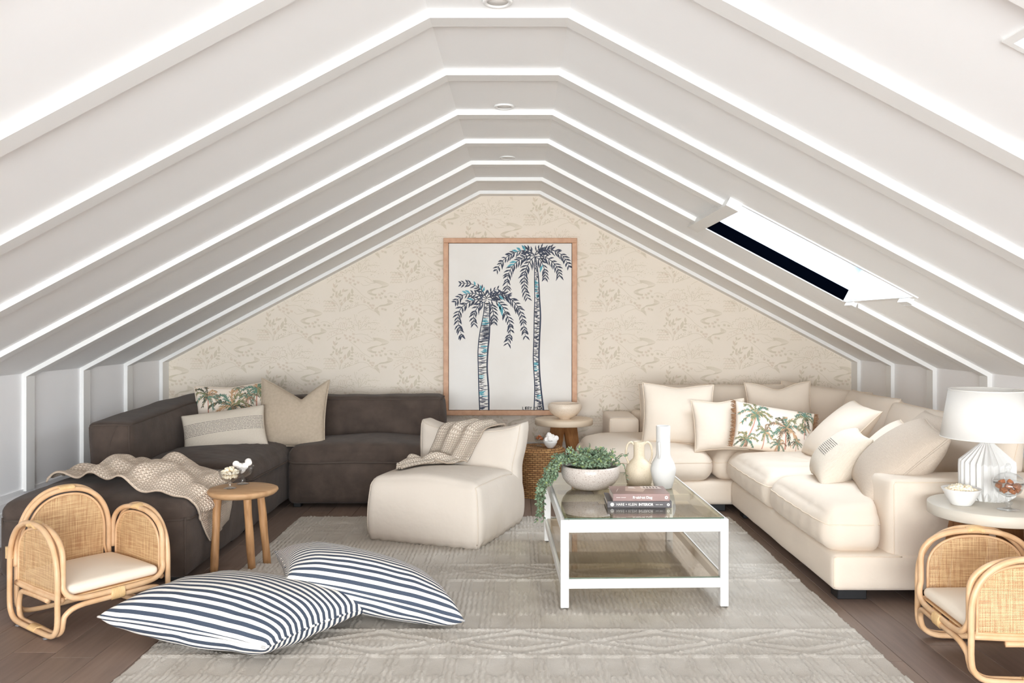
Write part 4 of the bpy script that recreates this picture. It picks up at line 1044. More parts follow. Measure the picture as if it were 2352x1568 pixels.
def blob_cluster(cx, cy, cz, rad, n, m, s0, s1, dome, rg, name, parent, floor_z=None, keep=None):
    Vs, Fs = [], []
    ico_v, ico_f = ICO
    for k in range(n):
        a = rg.uniform(0, 2*PI); r = rad*math.sqrt(rg.uniform()); h = dome*(1 - (r/rad)**2)*rg.uniform(.3, 1)
        s = rg.uniform(s0, s1); c = (cx + r*math.cos(a), cy + r*math.sin(a), cz + h); dsp = rg.uniform(.6, 1.25, len(ico_v)); sc = rg.uniform(.75, 1.2, 3)
        i = len(Vs); Vs += [(c[0]+v[0]*s*d*sc[0], c[1]+v[1]*s*d*sc[1], c[2]+v[2]*s*d*sc[2]) for v, d in zip(ico_v, dsp)]; Fs += [tuple(i+q for q in f) for f in ico_f]
    o = obj(name, Vs, Fs, m, parent); return o
def make_ico():
    import bmesh
    bm = bmesh.new(); bmesh.ops.create_icosphere(bm, subdivisions=2, radius=1.0); bm.verts.ensure_lookup_table()
    r = ([tuple(v.co) for v in bm.verts], [tuple(v.index for v in f.verts) for f in bm.faces]); bm.free(); return r
ICO = make_ico()
def mallow(label, loc, rot, parentless=True, L=.030, r=.0145, grp='marshmallows in the sundae glass'):
    o = obj('marshmallow', *lathe([(0, -L/2), (r*.8, -L/2), (r, -L*.38), (r*1.03, 0), (r, L*.38), (r*.8, L/2), (0, L/2)], 18), MALLOW)
    o.location = loc; o.rotation_euler = rot; tag(o, label, 'marshmallow', grp); return o
def sundae(label, x, y, flip=False):
    t = thing('sundae_glass', label, 'glass', (x, y, ST), group='sundae glasses on the timber stool')
    fl_ = lambda r, z, a: r*(1 + (.022*math.cos(20*a) if z > .045 else 0))
    obj('bowl', *lathe([(.009, .036), (.024, .042), (.045, .056), (.058, .078), (.064, .106), (.062, .106), (.056, .080), (.043, .059), (.02, .046), (0, .044)], 80, fn=fl_), GLS, t)
    obj('stem', *lathe([(.009, .005), (.007, .014), (.012, .020), (.008, .026), (.009, .036)], 20), GLS, t)
    obj('foot', *lathe([(0, .0012), (.036, .0012), (.037, .0025), (.020, .006), (.009, .008)], 32), GLS, t); return t
g1 = sundae('ribbed footed glass heaped with popcorn at the front of the timber stool', -1.668, 4.915)
o = blob_cluster(-1.668, 4.915, ST+.090, .050, 90, POPC, .007, .0105, .034, np.random.default_rng(2), 'popcorn_heap', None); tag(o, 'popcorn heaped in the front footed glass', 'popcorn', kind='stuff')
o = blob_cluster(-1.668, 4.915, ST+.068, .038, 50, POPC, .007, .010, .012, np.random.default_rng(4), 'popcorn_layer', None); tag(o, 'popcorn low in the front footed glass', 'popcorn', kind='stuff')
g2 = sundae('ribbed footed glass of marshmallows at the back of the timber stool', -1.640, 5.055)
for i, (dx, dy, dz, rx, ry) in enumerate(((-.02, 0, .105, 1.4, .3), (.022, -.01, .108, 1.2, 1.2), (0, .02, .10, .2, .2), (.0, -.015, .085, 1.5, 2), (.045, -.005, .13, .9, 2.4), (-.045, -.005, .118, 1.3, .2))):
    mallow('white marshmallow piled in the back footed glass', (-1.640+dx*.8, 5.055+dy, ST+dz), (rx, ry, 0), L=.034, r=.019)

# ================================================================== ROUND SIDE TABLES
def slab_table(label, x, y, ztop, r, th, mtop, legs, lt, lb, lw=(.075, .05), scale=1):
    t = thing('side_table', label, 'table', (x, y, 0), 0)
    obj('tabletop', *lathe([(0, ztop-th), (r-.006, ztop-th), (r, ztop-th+.004), (r, ztop-.003), (r-.003, ztop), (0, ztop)], 96), mtop, t)
    for a in legs:
        c, s = math.cos(a), math.sin(a)
        def P(rad, side, tk, z): return (c*(rad+tk) - s*side, s*(rad+tk) + c*side, z)
        wt, wbm = lw
        V = [P(lb, sd*wbm*.5, k, 0) for k in (-.022, .022) for sd in (-1, 1)] + [P(lt, sd*wt*.62, k, ztop-th) for k in (-.022, .022) for sd in (-1, 1)]
        Fc = [(0, 1, 3, 2), (4, 6, 7, 5), (0, 4, 5, 1), (2, 3, 7, 6), (0, 2, 6, 4), (1, 5, 7, 3)]
        obj('leg', V, Fc, OAK, t, smooth=False)
    return t
slab_table('round pale stone-topped side table with oak legs below the painting', .405, 7.52, .585, .256, .052, CONC2, [math.radians(a) for a in (-52, -128, 52, 128)], .085, .20, (.095, .085))
LT = .56
slab_table('round concrete-topped side table with oak legs holding the lamp', 2.250, 4.035, LT, .278, .053, CONC, [math.radians(a) for a in (-150, -30, 150, 30)], .15, .235, (.12, .10))
t = obj('serving_bowl', *lathe([(0, .003), (.048, 0), (.050, .010), (.080, .022), (.120, .052), (.146, .090), (.150, .115), (.140, .137), (.130, .141), (.122, .137), (.128, .115), (.12, .085), (.09, .05), (0, .03)], 56), SHELL)
t.location = (gx(1297, 7.50), 7.48, .585); tag(t, 'pale speckled bowl with an inward rim on the table under the painting', 'bowl')

# seagrass drum with bowl and jar
def sea(N, L, B, tc, m):
    mp = N.new('ShaderNodeMapping'); L.new(tc.outputs['UV'], mp.inputs[0]); mp.inputs['Scale'].default_value = (1, 1, 1)
    br = N.new('ShaderNodeTexBrick'); br.inputs['Scale'].default_value = 1; L.new(mp.outputs[0], br.inputs['Vector'])
    br.inputs['Brick Width'].default_value = .045; br.inputs['Row Height'].default_value = .016; br.inputs['Mortar Size'].default_value = .0028; br.inputs['Mortar Smooth'].default_value = .6
    br.inputs['Color1'].default_value = rgb(196, 152, 98); br.inputs['Color2'].default_value = rgb(160, 114, 68); br.inputs['Mortar'].default_value = rgb(84, 56, 32)
    nz = N.new('ShaderNodeTexNoise'); nz.inputs['Scale'].default_value = 9; L.new(tc.outputs['Object'], nz.inputs['Vector'])
    L.new(mix_node(N, L, math_node(N, L, 'MULTIPLY', nz.outputs['Fac'], .6), br.outputs['Color'], rgb(120, 80, 46)), B.inputs['Base Color'])
    bp = N.new('ShaderNodeBump'); bp.inputs['Distance'].default_value = .008; L.new(br.outputs['Fac'], bp.inputs['Height']); bp.invert = True; L.new(bp.outputs[0], B.inputs['Normal'])
SEA = node_mat('seagrass_weave', sea, .8)
bx, by, bh, br_ = .178, 7.10, .395, .222
t = thing('seagrass_pouf', 'woven seagrass drum between the beanbag and the round table', 'pouf', (bx, by, 0))
def drum(z0, z1, r0, r1, nz_, name, amp, puf=.0):
    seg = 120; V = []; uv = []; Fc = []
    for i in range(nz_+1):
        z = z0 + (z1-z0)*i/nz_
        for k in range(seg+1):
            a = 2*PI*k/seg; rr = r0 + (r1-r0)*i/nz_ + puf*math.sin(PI*i/nz_) + amp*math.sin(i*PI)*0 + amp*(math.sin(k*PI/2 + i*PI) * .5 + .5*math.cos(i*2.1))
            V.append((rr*math.cos(a), rr*math.sin(a), z)); uv.append((k/seg*1.5, z))
    for i in range(nz_):
        for k in range(seg): Fc.append((i*(seg+1)+k, i*(seg+1)+k+1, (i+1)*(seg+1)+k+1, (i+1)*(seg+1)+k))
    return obj(name, V, Fc, SEA, t, uv=uv)
drum(0, .285, .212, .217, 34, 'woven_side', .0035, .008); drum(.285, .375, .216, .216, 22, 'woven_band', .002, .003)
V = []; uv = []; Fc = []
for i in range(25):
    r = .216*(1 - i/24)**1.0; z = .375 + .022*min(1, i/3) + .003*math.sin(i*2.2)
    for k in range(97):
        a = 2*PI*k/96; V.append((r*math.cos(a), r*math.sin(a), z)); uv.append((k/96*1.3, r*.8))
for i in range(24):
    for k in range(96): Fc.append((i*97+k, i*97+k+1, (i+1)*97+k+1, (i+1)*97+k))
obj('woven_top', V, Fc, SEA, t, uv=uv)
bz = .398; cx = gx(1264, 7.02); b = obj('snack_bowl', *lathe([(0, .002), (.024, 0), (.027, .004), (.045, .022), (.056, .044), (.058, .060), (.055, .060), (.05, .04), (.02, .015), (0, .012)], 40), CERAM)
b.location = (cx, 7.02, bz); tag(b, 'small white bowl of marshmallows on the seagrass drum', 'bowl')
for dx, dy, dz, rx, ry in ((-.03, 0, .066, 1.3, .4), (.03, -.01, .068, 1.4, 1.3), (0, -.012, .078, 1.55, .1), (-.012, .01, .10, .6, .5), (.02, .015, .085, 1.0, 2.4), (0, .02, .06, .2, .1), (.044, .0, .078, 1.1, .9)):
    mallow('large white marshmallow heaped in the small white bowl', (cx+dx, 7.02+dy, bz+dz), (rx, ry, 0), L=.040, r=.022, grp='marshmallows in the small white bowl')
cx2 = gx(1239, 7.10); t = thing('sweet_jar', 'footed glass jar of orange sweets on the seagrass drum', 'jar', (cx2, 7.12, bz))
obj('bowl', *lathe([(.012, .030), (.030, .038), (.042, .058), (.042, .085), (.040, .085), (.039, .06), (.02, .044), (0, .042)], 36), GLS, t)
obj('foot', *lathe([(0, .0012), (.030, .0012), (.030, .003), (.012, .010), (.010, .022), (.012, .030)], 30), GLS, t)
obj('lid', *lathe([(.044, .086), (.040, .098), (.022, .110), (.006, .114), (.009, .122), (.009, .13), (0, .134)], 36), GLS, t)
o = blob_cluster(cx2, 7.12, bz+.062, .028, 26, ORANGE, .008, .011, .024, np.random.default_rng(8), 'sweets', None); tag(o, 'orange sweets inside the footed jar on the seagrass drum', 'sweets', kind='stuff')

# ================================================================== LAMP TABLE TOP
t = thing('table_lamp', 'white pleated ceramic table lamp with a white drum shade', 'lamp', (2.300, 4.165, LT))
NP = 26
def pleat(prof_in, prof_out):
    V = []; Fc = []; n = len(prof_in); seg = NP*2
    for i in range(n):
        for k in range(seg):
            a = PI*k/NP; (r, z) = prof_out[i] if k % 2 == 0 else prof_in[i]; V.append((r*math.cos(a), r*math.sin(a), z))
    for i in range(n-1):
        for k in range(seg):
            k2 = (k+1) % seg; Fc.append((i*seg+k, i*seg+k2, (i+1)*seg+k2, (i+1)*seg+k))
    Fc.append(tuple(reversed(range(seg)))); Fc.append(tuple((n-1)*seg + k for k in range(seg))); return V, Fc
pin = [(.088, 0), (.088, .002), (.110, .052), (.113, .150), (.113, .172), (.030, .268), (.026, .276)]
pout = [(.096, 0), (.098, .002), (.125, .024), (.127, .162), (.125, .186), (.036, .268), (.030, .276)]
obj('pleated_base', *pleat(pin, pout), MATTW, t, smooth=False)
obj('stem', *lathe([(.010, .274), (.010, .33), (.0, .33)], 16), TRIM, t)
obj('bulb_holder', *lathe([(0, .33), (.018, .332), (.018, .38), (0, .385)], 16), TRIM, t)
V1 = lathe([(.208, .300), (.170, .535)], 72); sh = obj('lamp_shade', *V1, SHADE, t); sh.data.polygons[-1]
import bmesh
def open_shell(o):
    bm = bmesh.new(); bm.from_mesh(o.data); f = [x for x in bm.faces if len(x.verts) > 4]; bmesh.ops.delete(bm, geom=f, context='FACES_ONLY'); bm.to_mesh(o.data); bm.free()
open_shell(sh); md = sh.modifiers.new('t', 'SOLIDIFY'); md.thickness = .002
obj('shade_ring', *tube([(.170*math.cos(a), .170*math.sin(a), .534) for a in np.linspace(0, 2*PI, 48, endpoint=False)], .0025, 6, True), SHADE, t)
obj('shade_ring', *tube([(.2075*math.cos(a), .2075*math.sin(a), .301) for a in np.linspace(0, 2*PI, 48, endpoint=False)], .0025, 6, True), SHADE, t)
for k in range(3):
    a = k*2*PI/3 + .3; obj('shade_arm', *tube([(0, 0, .385), (.169*math.cos(a), .169*math.sin(a), .533)], .0015, 6), TRIM, t)
x, y = gx(2208, 4.03), 4.03
b = obj('popcorn_bowl', *lathe([(0, .003), (.043, 0), (.046, .003), (.066, .035), (.086, .074), (.0875, .078), (.084, .078), (.062, .036), (.03, .012), (0, .010)], 56, fn=lambda r, z, a: r*(1+.01*math.sin(2*a+1))), CERAM)
b.location = (x, y, LT); tag(b, 'white tapered bowl of popcorn on the lamp table', 'bowl')
o = blob_cluster(x, y, LT+.064, .070, 190, POPC, .007, .0105, .030, np.random.default_rng(6), 'popcorn_heap', None); tag(o, 'popcorn filling the white bowl beside the lamp', 'popcorn', kind='stuff')
x, y = gx(2319, 3.905), 3.915
t = thing('candy_jar', 'footed glass jar with a domed lid holding caramels, beside the lamp', 'jar', (x, y, LT))
obj('bowl', *lathe([(.010, .062), (.028, .068), (.050, .082), (.062, .104), (.065, .130), (.063, .131), (.060, .106), (.048, .086), (.02, .073), (0, .071)], 48), GLS, t)
obj('foot', *lathe([(0, .0012), (.048, .0012), (.048, .0026), (.025, .006), (.010, .012), (.009, .020), (.018, .030), (.018, .036), (.010, .044), (.014, .052), (.010, .062)], 36), GLS, t)
obj('lid', *lathe([(.066, .131), (.066, .134), (.056, .152), (.036, .166), (.012, .172), (.007, .180), (.012, .190), (.013, .200), (.008, .212), (0, .216)], 48), GLS, t)
rg = np.random.default_rng(9); first = None
spots = [(-.032, -.02, .094), (.0, -.036, .090), (.034, -.018, .094), (-.018, .020, .090), (.022, .022, .090), (-.045, .004, .112), (-.020, -.030, .114), (.014, -.038, .112), (.043, -.008, .114), (.0, .004, .112), (.03, .03, .112), (-.028, .034, .112), (.0, -.012, .130), (-.034, -.004, .130)]
for i, (dx, dy, dz) in enumerate(spots):
    if first is None: o = first = obj('caramel', *bbox(-.0115, .0115, -.0115, .0115, -.009, .009, .003), CARA, None, smooth=False); tag(o, 'square brown caramel inside the footed jar by the lamp', 'caramel', 'caramels in the jar')
    else: o = link_copy(first)
    o.location = (x+dx*.95, y+dy*.95, LT+dz); o.rotation_euler = tuple(rg.uniform(-.7, .7, 3))

# ================================================================== CHILD-SIZED RATTAN ARMCHAIRS
def cane(N, L, B, tc, m):
    uv = N.new('ShaderNodeSeparateXYZ'); L.new(tc.outputs['UV'], uv.inputs[0]); U, V = uv.outputs[0], uv.outputs[1]
    def strand(c, per):
        f = math_node(N, L, 'FRACT', math_node(N, L, 'MULTIPLY', c, 1/per)); return math_node(N, L, 'ABSOLUTE', math_node(N, L, 'SUBTRACT', f, .5))
    a = strand(U, .0064); b = strand(V, .0064)
    hole = math_node(N, L, 'MULTIPLY', math_node(N, L, 'GREATER_THAN', a, .30), math_node(N, L, 'GREATER_THAN', b, .30))
    mp = N.new('ShaderNodeMapping'); mp.inputs['Scale'].default_value = (170, 8, 1); L.new(tc.outputs['UV'], mp.inputs[0]); n1 = N.new('ShaderNodeTexNoise'); n1.inputs['Scale'].default_value = 1; L.new(mp.outputs[0], n1.inputs['Vector'])
    mp2 = N.new('ShaderNodeMapping'); mp2.inputs['Scale'].default_value = (8, 170, 1); L.new(tc.outputs['UV'], mp2.inputs[0]); n2 = N.new('ShaderNodeTexNoise'); n2.inputs['Scale'].default_value = 1; L.new(mp2.outputs[0], n2.inputs['Vector'])
    f = math_node(N, L, 'MULTIPLY', math_node(N, L, 'ADD', n1.outputs['Fac'], n2.outputs['Fac']), .5)
    mr = N.new('ShaderNodeMapRange'); mr.inputs['From Min'].default_value = .40; mr.inputs['From Max'].default_value = .60; L.new(f, mr.inputs['Value'])
    L.new(mix_node(N, L, mr.outputs[0], rgb(190, 146, 104), rgb(228, 196, 148)), B.inputs['Base Color'])
    hgt = math_node(N, L, 'SUBTRACT', 1.0, math_node(N, L, 'MINIMUM', a, b)); bp = N.new('ShaderNodeBump'); bp.inputs['Distance'].default_value = .002; L.new(hgt, bp.inputs['Height']); L.new(bp.outputs[0], B.inputs['Normal'])
    L.new(math_node(N, L, 'SUBTRACT', 1.0, hole), B.inputs['Alpha'])
CANE = node_mat('woven_cane', cane, .55)
def arch_pts(hw, z0, z1, n=18, flare=0.0, pw=2.3):    # inverted U: half width, foot height, crown height (superellipse shoulders)
    zs = z0 + (z1 - z0)*.42; out = [(-hw, z0), (-hw, (z0+zs)/2)]
    for k in range(n+1):
        a = PI - PI*k/n; c, s = math.cos(a), math.sin(a)
        out.append((hw*math.copysign(abs(c)**(2/pw), c), zs + (z1-zs)*abs(s)**(2/pw)))
    out += [(hw, (z0+zs)/2), (hw, z0)]; return out
def wrap(P, r, parent, flat=1.6, n=9, up=None):       # cane binding round neighbouring poles
    a, b = Vector(P[0]), Vector(P[1]); pts = [a.lerp(b, k/(n*3)) for k in range(n*3+1)]
    obj('binding', *tube(pts, lambda u: r*(1 + .035*math.cos(u*n*2*PI)), 16, flat=flat, up=up), BIND, parent)
def rattan_chair(label, loc, yaw):
    t = thing('rattan_chair', label, 'chair', loc, yaw, group='child-sized rattan armchairs')
    R = .0125
    def pole(P, r=R, closed=False, sm=4, nm='frame_pole'):
        return obj(nm, *tube(smoothpath(P, sm, closed), r, 10, closed), RATTAN, t)
    hw = .240
    for s in (-1, 1):                                  # side hoops reaching the floor
        x = s*.262
        A = arch_pts(hw, .10, .500, 16)
        loop = [(x, y, z) for y, z in A] + [(x, hw-.012, .055), (x, hw-.055, .024), (x, .08, .018), (x, -.08, .018), (x, -hw+.055, .024), (x, -hw+.012, .055)]
        pole(loop, closed=True, sm=3)
        # second hoop just inside, running down into the floor bend and across under the seat front
        B = arch_pts(hw-.004, .26, .492, 16); xi = s*.236
        pole([(xi, y, z) for y, z in B][::-1] + [(xi, -hw-.001, .235), (xi-s*.018, -hw-.008, .205), (xi-s*.055, -hw-.012, .187), (xi-s*.12, -hw-.014, .181), (0, -hw-.015, .181)], sm=3)
        pole([(xi, .04, .019), (xi, -.10, .019), (xi, -hw+.065, .022), (xi, -hw+.018, .048), (xi, -hw+.004, .085), (xi-s*.006, -hw, .115), (xi-s*.035, -hw-.008, .142), (xi-s*.08, -hw-.012, .153), (xi-s*.14, -hw-.014, .155), (0, -hw-.015, .155)], sm=4)
        # rear bends under the seat sides
        pole([(xi, .0, .021), (xi, .10, .019), (xi, hw-.07, .022), (xi-s*.004, hw-.03, .055), (xi-s*.006, hw-.03, .11), (xi-s*.004, hw-.06, .148), (xi, .10, .158), (xi, .0, .160), (xi, -.10, .158)], sm=4)
        pole([(xi, -hw+.01, .184), (xi, 0, .180), (xi, hw-.01, .184)], sm=4)
        # cane arm panel in its slim rim
        rimp = arch_pts(hw-.034, .205, .468, 18); xr = s*.236
        pole([(xr, y, z) for y, z in rimp] + [(xr, hw-.045, .197), (xr, 0, .194), (xr, -hw+.045, .197)], r=.0062, closed=True, sm=3, nm='panel_rim')
        Q = arch_pts(hw-.037, .197, .465, 24); m = len(Q)//2; V = []; uv = []; Fc = []
        for k in range(m+1):
            (ya, za), (yb, zb) = Q[k], Q[len(Q)-1-k]
            for j in range(9):
                y = ya + (yb-ya)*j/8; V.append((xr - s*.004*math.sin(PI*j/8), y, za)); uv.append((y, za))
        for k in range(m):
            for j in range(8): Fc.append((k*9+j, k*9+j+1, (k+1)*9+j+1, (k+1)*9+j))
        obj('cane_panel', V, Fc, CANE, t, uv=uv)
        wrap(((s*.249, -.036, .498), (s*.249, .036, .498)), .0150, t, 1.0 if 0 else 1.0, up=(1, 0, 0)) if False else obj('binding', *tube([(s*.249, -.036 + .072*k/27, .4985 - .0006*abs(k-13.5)) for k in range(28)], lambda u: .0148*(1+.04*math.cos(u*18*PI)), 16, flat=1.85, up=(1, 0, 0)), BIND, t)
        obj('binding', *tube([(s*.249, -.04 + .07*k/27, .0195) for k in range(28)], lambda u: .0148*(1+.04*math.cos(u*18*PI)), 16, flat=1.85, up=(1, 0, 0)), BIND, t)
        for y in (-.13, .15): obj('glide', *lathe([(.012, 0), (.013, .004), (.009, .008)], 14, x, y, 0), GLIDE, t)
    # back: outer hoop to the floor, inner hoop, cane panel
    y = .250; A = arch_pts(.222, .10, .600, 18)
    pole([(x, y+.012, z) for x, z in A] + [(.212, y+.012, .055), (.165, y+.012, .026), (.0, y+.012, .020), (-.165, y+.012, .026), (-.212, y+.012, .055)], closed=True, sm=3)
    A = arch_pts(.214, .185, .590, 18); pole([(x, y-.013, z) for x, z in A] + [(.19, y-.013, .176), (0, y-.013, .174), (-.19, y-.013, .176)], closed=True, sm=3)
    A = arch_pts(.188, .20, .566, 18); pole([(x, y-.018, z) for x, z in A] + [(0, y-.018, .192)], r=.0062, closed=True, sm=3, nm='panel_rim')
    Q = arch_pts(.185, .195, .563, 26); m = len(Q)//2; V = []; uv = []; Fc = []
    for k in range(m+1):
        (xa, za), (xb, zb) = Q[k], Q[len(Q)-1-k]
        for j in range(11):
            x = xa + (xb-xa)*j/10; V.append((x, y-.016 + .006*math.sin(PI*j/10), za)); uv.append((x, za))
    for k in range(m):
        for j in range(10): Fc.append((k*11+j, k*11+j+1, (k+1)*11+j+1, (k+1)*11+j))
    obj('cane_panel', V, Fc, CANE, t, uv=uv)
    obj('binding', *tube([(-.036 + .072*k/27, y, .5965) for k in range(28)], lambda u: .0148*(1+.04*math.cos(u*18*PI)), 16, flat=1.85, up=(0, 1, 0)), BIND, t)
    obj('binding', *tube([(-.030 + .060*k/27, -.2595, .168) for k in range(28)], lambda u: .0155*(1+.04*math.cos(u*16*PI)), 16, flat=1.75, up=(0, 0, 1)), BIND, t)
    obj('binding', *tube([(.257, .2555, .30 + .052*k/27) for k in range(28)], lambda u: .0150*(1+.04*math.cos(u*14*PI)), 16, flat=1.9, up=(0, 1, 0)), BIND, t)
    obj('binding', *tube([(-.257, .2555, .30 + .052*k/27) for k in range(28)], lambda u: .0150*(1+.04*math.cos(u*14*PI)), 16, flat=1.9, up=(0, 1, 0)), BIND, t)
    obj('seat_board', *bbox(-.225, .225, -.235, .235, .186, .194, .003), RATTAN2, t, smooth=False)
    V, Fc, f = puff((.44, .45, .046), .022, crown=.018, seed=61, wr=.002, res=.02, wfreq=10)
    obj('seat_cushion', V + np.array((0, -.012, .219)), Fc, mat('seat_calico', rgb(232, 220, 203), .8, bump=[('noise', 300, .0003)]), t)
    return t
rattan_chair('small rattan armchair with cane panels, left of the striped floor cushions', (-2.070, 4.105, 0), math.radians(53))
rattan_chair('small rattan armchair with cane panels, in front of the lamp table', (2.03, 3.565, 0), math.radians(-94))
# ================================================================== CUSHIONS
def on_pillow(f, w, h):
    def S(a, b, off):
        p = f(np.clip(2*np.asarray(a)/w, -.985, .985), np.clip(2*np.asarray(b)/h, -.985, .985), 1.0)
        p[:, 1] -= .0012 + off; return p
    return S
PC = [mat('print_teal', rgb(94, 126, 110), .85), mat('print_olive', rgb(122, 126, 92), .85), mat('print_umber', rgb(130, 108, 90), .85), mat('print_rust', rgb(192, 154, 118), .85), mat('print_trunk', rgb(188, 140, 124), .85), mat('print_dark', rgb(76, 82, 66), .85)]
def palms(root, f, w, h, spec, seed):
    rg = np.random.default_rng(seed); S = on_pillow(f, w, h); D = [Decal() for _ in PC]
    for cx, cy, sz, ln in spec:
        D[4].stroke(arc([(cx, cy), (cx + ln*.35, cy - sz*.8), (cx + ln, cy - sz*1.75)], 7), sz*.07, sz*.10, S, off=.0002)
        for k in range(9):
            a = math.radians(-70 + k*40 + rg.uniform(-9, 9)); L_ = sz*rg.uniform(.85, 1.15); dx, dy = math.cos(a)*L_, math.sin(a)*L_
            P = arc([(cx, cy), (cx+dx*.5, cy+dy*.5+sz*.16), (cx+dx*.98, cy+dy*.86-sz*.12)], 7)
            main = [0, 0, 1, 2, 5, 1, 0, 3][int(rg.integers(8))]; D[main].stroke(P, sz*.03, sz*.01, S, off=.0003 + k*.00002, mid=sz*.085)
            for j in range(1, len(P)):
                x, y = P[j]; ax = math.atan2(P[j][1]-P[j-1][1], P[j][0]-P[j-1][0])
                for sd in (-1, 1):
                    for m in range(1 + (rg.uniform() < .35)):
                        b = ax + sd*rg.uniform(.35, .8); l = sz*rg.uniform(.16, .32)*(1.1 - .5*j/len(P)); d = D[main if rg.uniform() < .72 else int(rg.integers(0, 6)) % 6 if rg.uniform() < .6 else 3]
                        if d is D[4]: d = D[1]
                        xx, yy = x + rg.uniform(-.03, .03)*sz, y + rg.uniform(-.03, .03)*sz
                        d.stroke([(xx, yy), (xx+math.cos(b)*l*.5, yy+math.sin(b)*l*.5), (xx+math.cos(b)*l, yy+math.sin(b)*l - l*.25)], sz*.014, sz*.006, S, off=.0003 + rg.uniform(0, .0004), mid=sz*.05)
    for i, d in enumerate(D):
        if d.V: d.build('palm_print', PC[i], root, 'stuff')
def dashes(root, f, w, h, x0, x1, rows, y0, dy, seed):
    rg = np.random.default_rng(seed); S = on_pillow(f, w, h); D = Decal()
    for r in range(rows):
        x = x0 + rg.uniform(0, .006); y = y0 + r*dy
        while x < x1:
            l = rg.uniform(.008, .03); D.stroke([(x + (min(x+l, x1)-x)*k/3, y + rg.uniform(-.0005, .0005)) for k in range(4)], .0030, .0030, S); x += l + rg.uniform(.001, .006)
    D.build('stitched_stripes', STITCH, root, 'stuff')

# --- on the charcoal sofa
w, h = .56, .50
r, f = cushion('square palm-print cushion in the corner of the charcoal sofa', w, h, .16, PALMBG, (-2.32, 6.88, .445), math.radians(14), .30, roll=-.05, trim=mat('print_piping', rgb(222, 208, 190), .85), seed=71, chop=.012)
palms(r, f, w, h, [(-.18, .16, .11, .0), (.01, .06, .17, .02), (.15, .13, .08, .0), (.22, .20, .12, .0), (.25, -.06, .11, .01), (.06, .225, .05, .0), (-.15, -.14, .11, .01)], 1)
w, h = .62, .33
r, f = cushion('off-white lumbar cushion with charcoal stitched lines, on the charcoal sofa', w, h, .19, OFFW, (-2.215, 6.45, .455), math.radians(12), .42, roll=-.13, seed=72, pinch=.05, wr=.005)
dashes(r, f, w, h, -.30, .30, 9, -.035, .0125, 2)
def chopf(base, cu):                               # karate-chopped top: the V lands off-centre
    def f(u, v, side):
        P = base(u, v, side); u = np.asarray(u, float); v = np.asarray(v, float)
        g = np.clip(1 - np.abs(u - cu)/np.where(u > cu, .80, 1.25), 0, 1)**1.25 * np.clip((v + .1)/1.1, 0, 1)**1.6
        P[:, 2] -= .155*g; P[:, 1] += side*.02*np.exp(-((u-cu-.02)/.10)**2)*np.clip(v, 0, 1)
        return P
    return f
w, h = .54, .56
_pf = pillow_fn
pillow_fn = lambda *a, **k: chopf(_pf(*a, **k), .22)
r, f = cushion('natural linen cushion with a deep V-shaped dent in its top, on the charcoal sofa', w, h, .21, LINEN, (-1.80, 6.70, .44), math.radians(4), .28, roll=.03, trim=LINEN, trim_r=.006, seed=73, n=30)
pillow_fn = _pf
obj('leather_tag', *bbox(.10, .17, -.066, -.060, -.268, -.250, .002), LTAG, r, smooth=False)
# --- on the cream sofa
cushion('largest plain cream cushion at the left end of the cream sofa', .56, .49, .19, SCREAM, (1.245, 6.62, .475), math.radians(-7), .28, roll=.02, trim=CREAMP, seed=81, chop=.02, group='plain cream cushions')
cushion('small square plain cream cushion left of the fringed palm cushion', .40, .39, .15, SCREAM, (1.535, 6.40, .465), math.radians(-5), .24, roll=-.05, trim=CREAMP, seed=82, chop=.012, group='plain cream cushions')
cushion('plain cream cushion behind the fringed palm cushion', .54, .47, .17, SCREAM, (2.175, 7.02, .475), math.radians(-6), .20, roll=-.03, trim=CREAMP, seed=83, chop=.05, group='plain cream cushions')
w, h = .60, .36
r, f = cushion('palm-print lumbar cushion with brown fringed ends on the cream sofa', w, h, .17, PALMBG, (1.86, 6.20, .475), math.radians(2), .42, roll=.18, trim=None, seed=84, pinch=.05)
palms(r, f, w, h, [(-.16, .085, .115, -.05), (.065, .0, .125, .01), (.22, .125, .085, .0), (-.09, -.06, .07, .0), (.215, .03, .05, .0), (.02, -.135, .055, .0), (-.22, -.13, .08, .0), (.15, -.10, .042, 0)], 3)
V, Fc = [], []; rg = np.random.default_rng(31)
for s in (-1, 1):
    for k in range(120):
        v = -1 + 2*(k + .5)/120; p = f(np.array([s*1.0]), np.array([v]), 1.0)[0]; l = rg.uniform(.022, .036); a = rg.normal(0, .25); b = rg.normal(0, .010)
        q = (p[0] + s*l*math.cos(a), p[1] + b, p[2] + l*math.sin(a)); i = len(V)
        V += [(p[0]-s*.004, p[1]-.002, p[2]-.0024), (p[0]-s*.004, p[1]-.002, p[2]+.0024), (q[0], q[1], q[2]+.0018), (q[0], q[1], q[2]-.0018), (p[0], p[1]+.004, p[2]), (q[0], q[1]+.003, q[2])]
        Fc += [(i, i+1, i+2, i+3), (i+1, i+4, i+5, i+2), (i+4, i, i+3, i+5)]
o = obj('fringe', V, Fc, FRINGE, r); o['kind'] = 'stuff'
obj('cloth_tag', *bbox(.252, .268, -.014, -.010, .095, .12, .002), BLACKP, r, smooth=False)
cushion('plain cream cushion turned sideways beside the fringed palm cushion', .50, .53, .23, SCREAM, (2.03, 5.85, .475), math.radians(-88), .76, roll=.08, trim=CREAMP, seed=85, group='plain cream cushions')
w, h = .42, .40
r, f = cushion('small off-white cushion with a block of charcoal stitching on the cream sofa', w, h, .25, OFFW, (1.80, 5.12, .475), math.radians(-98), .76, roll=.06, trim=None, seed=86)
dashes(r, f, w, h, -.02, .13, 9, -.055, .0125, 4)
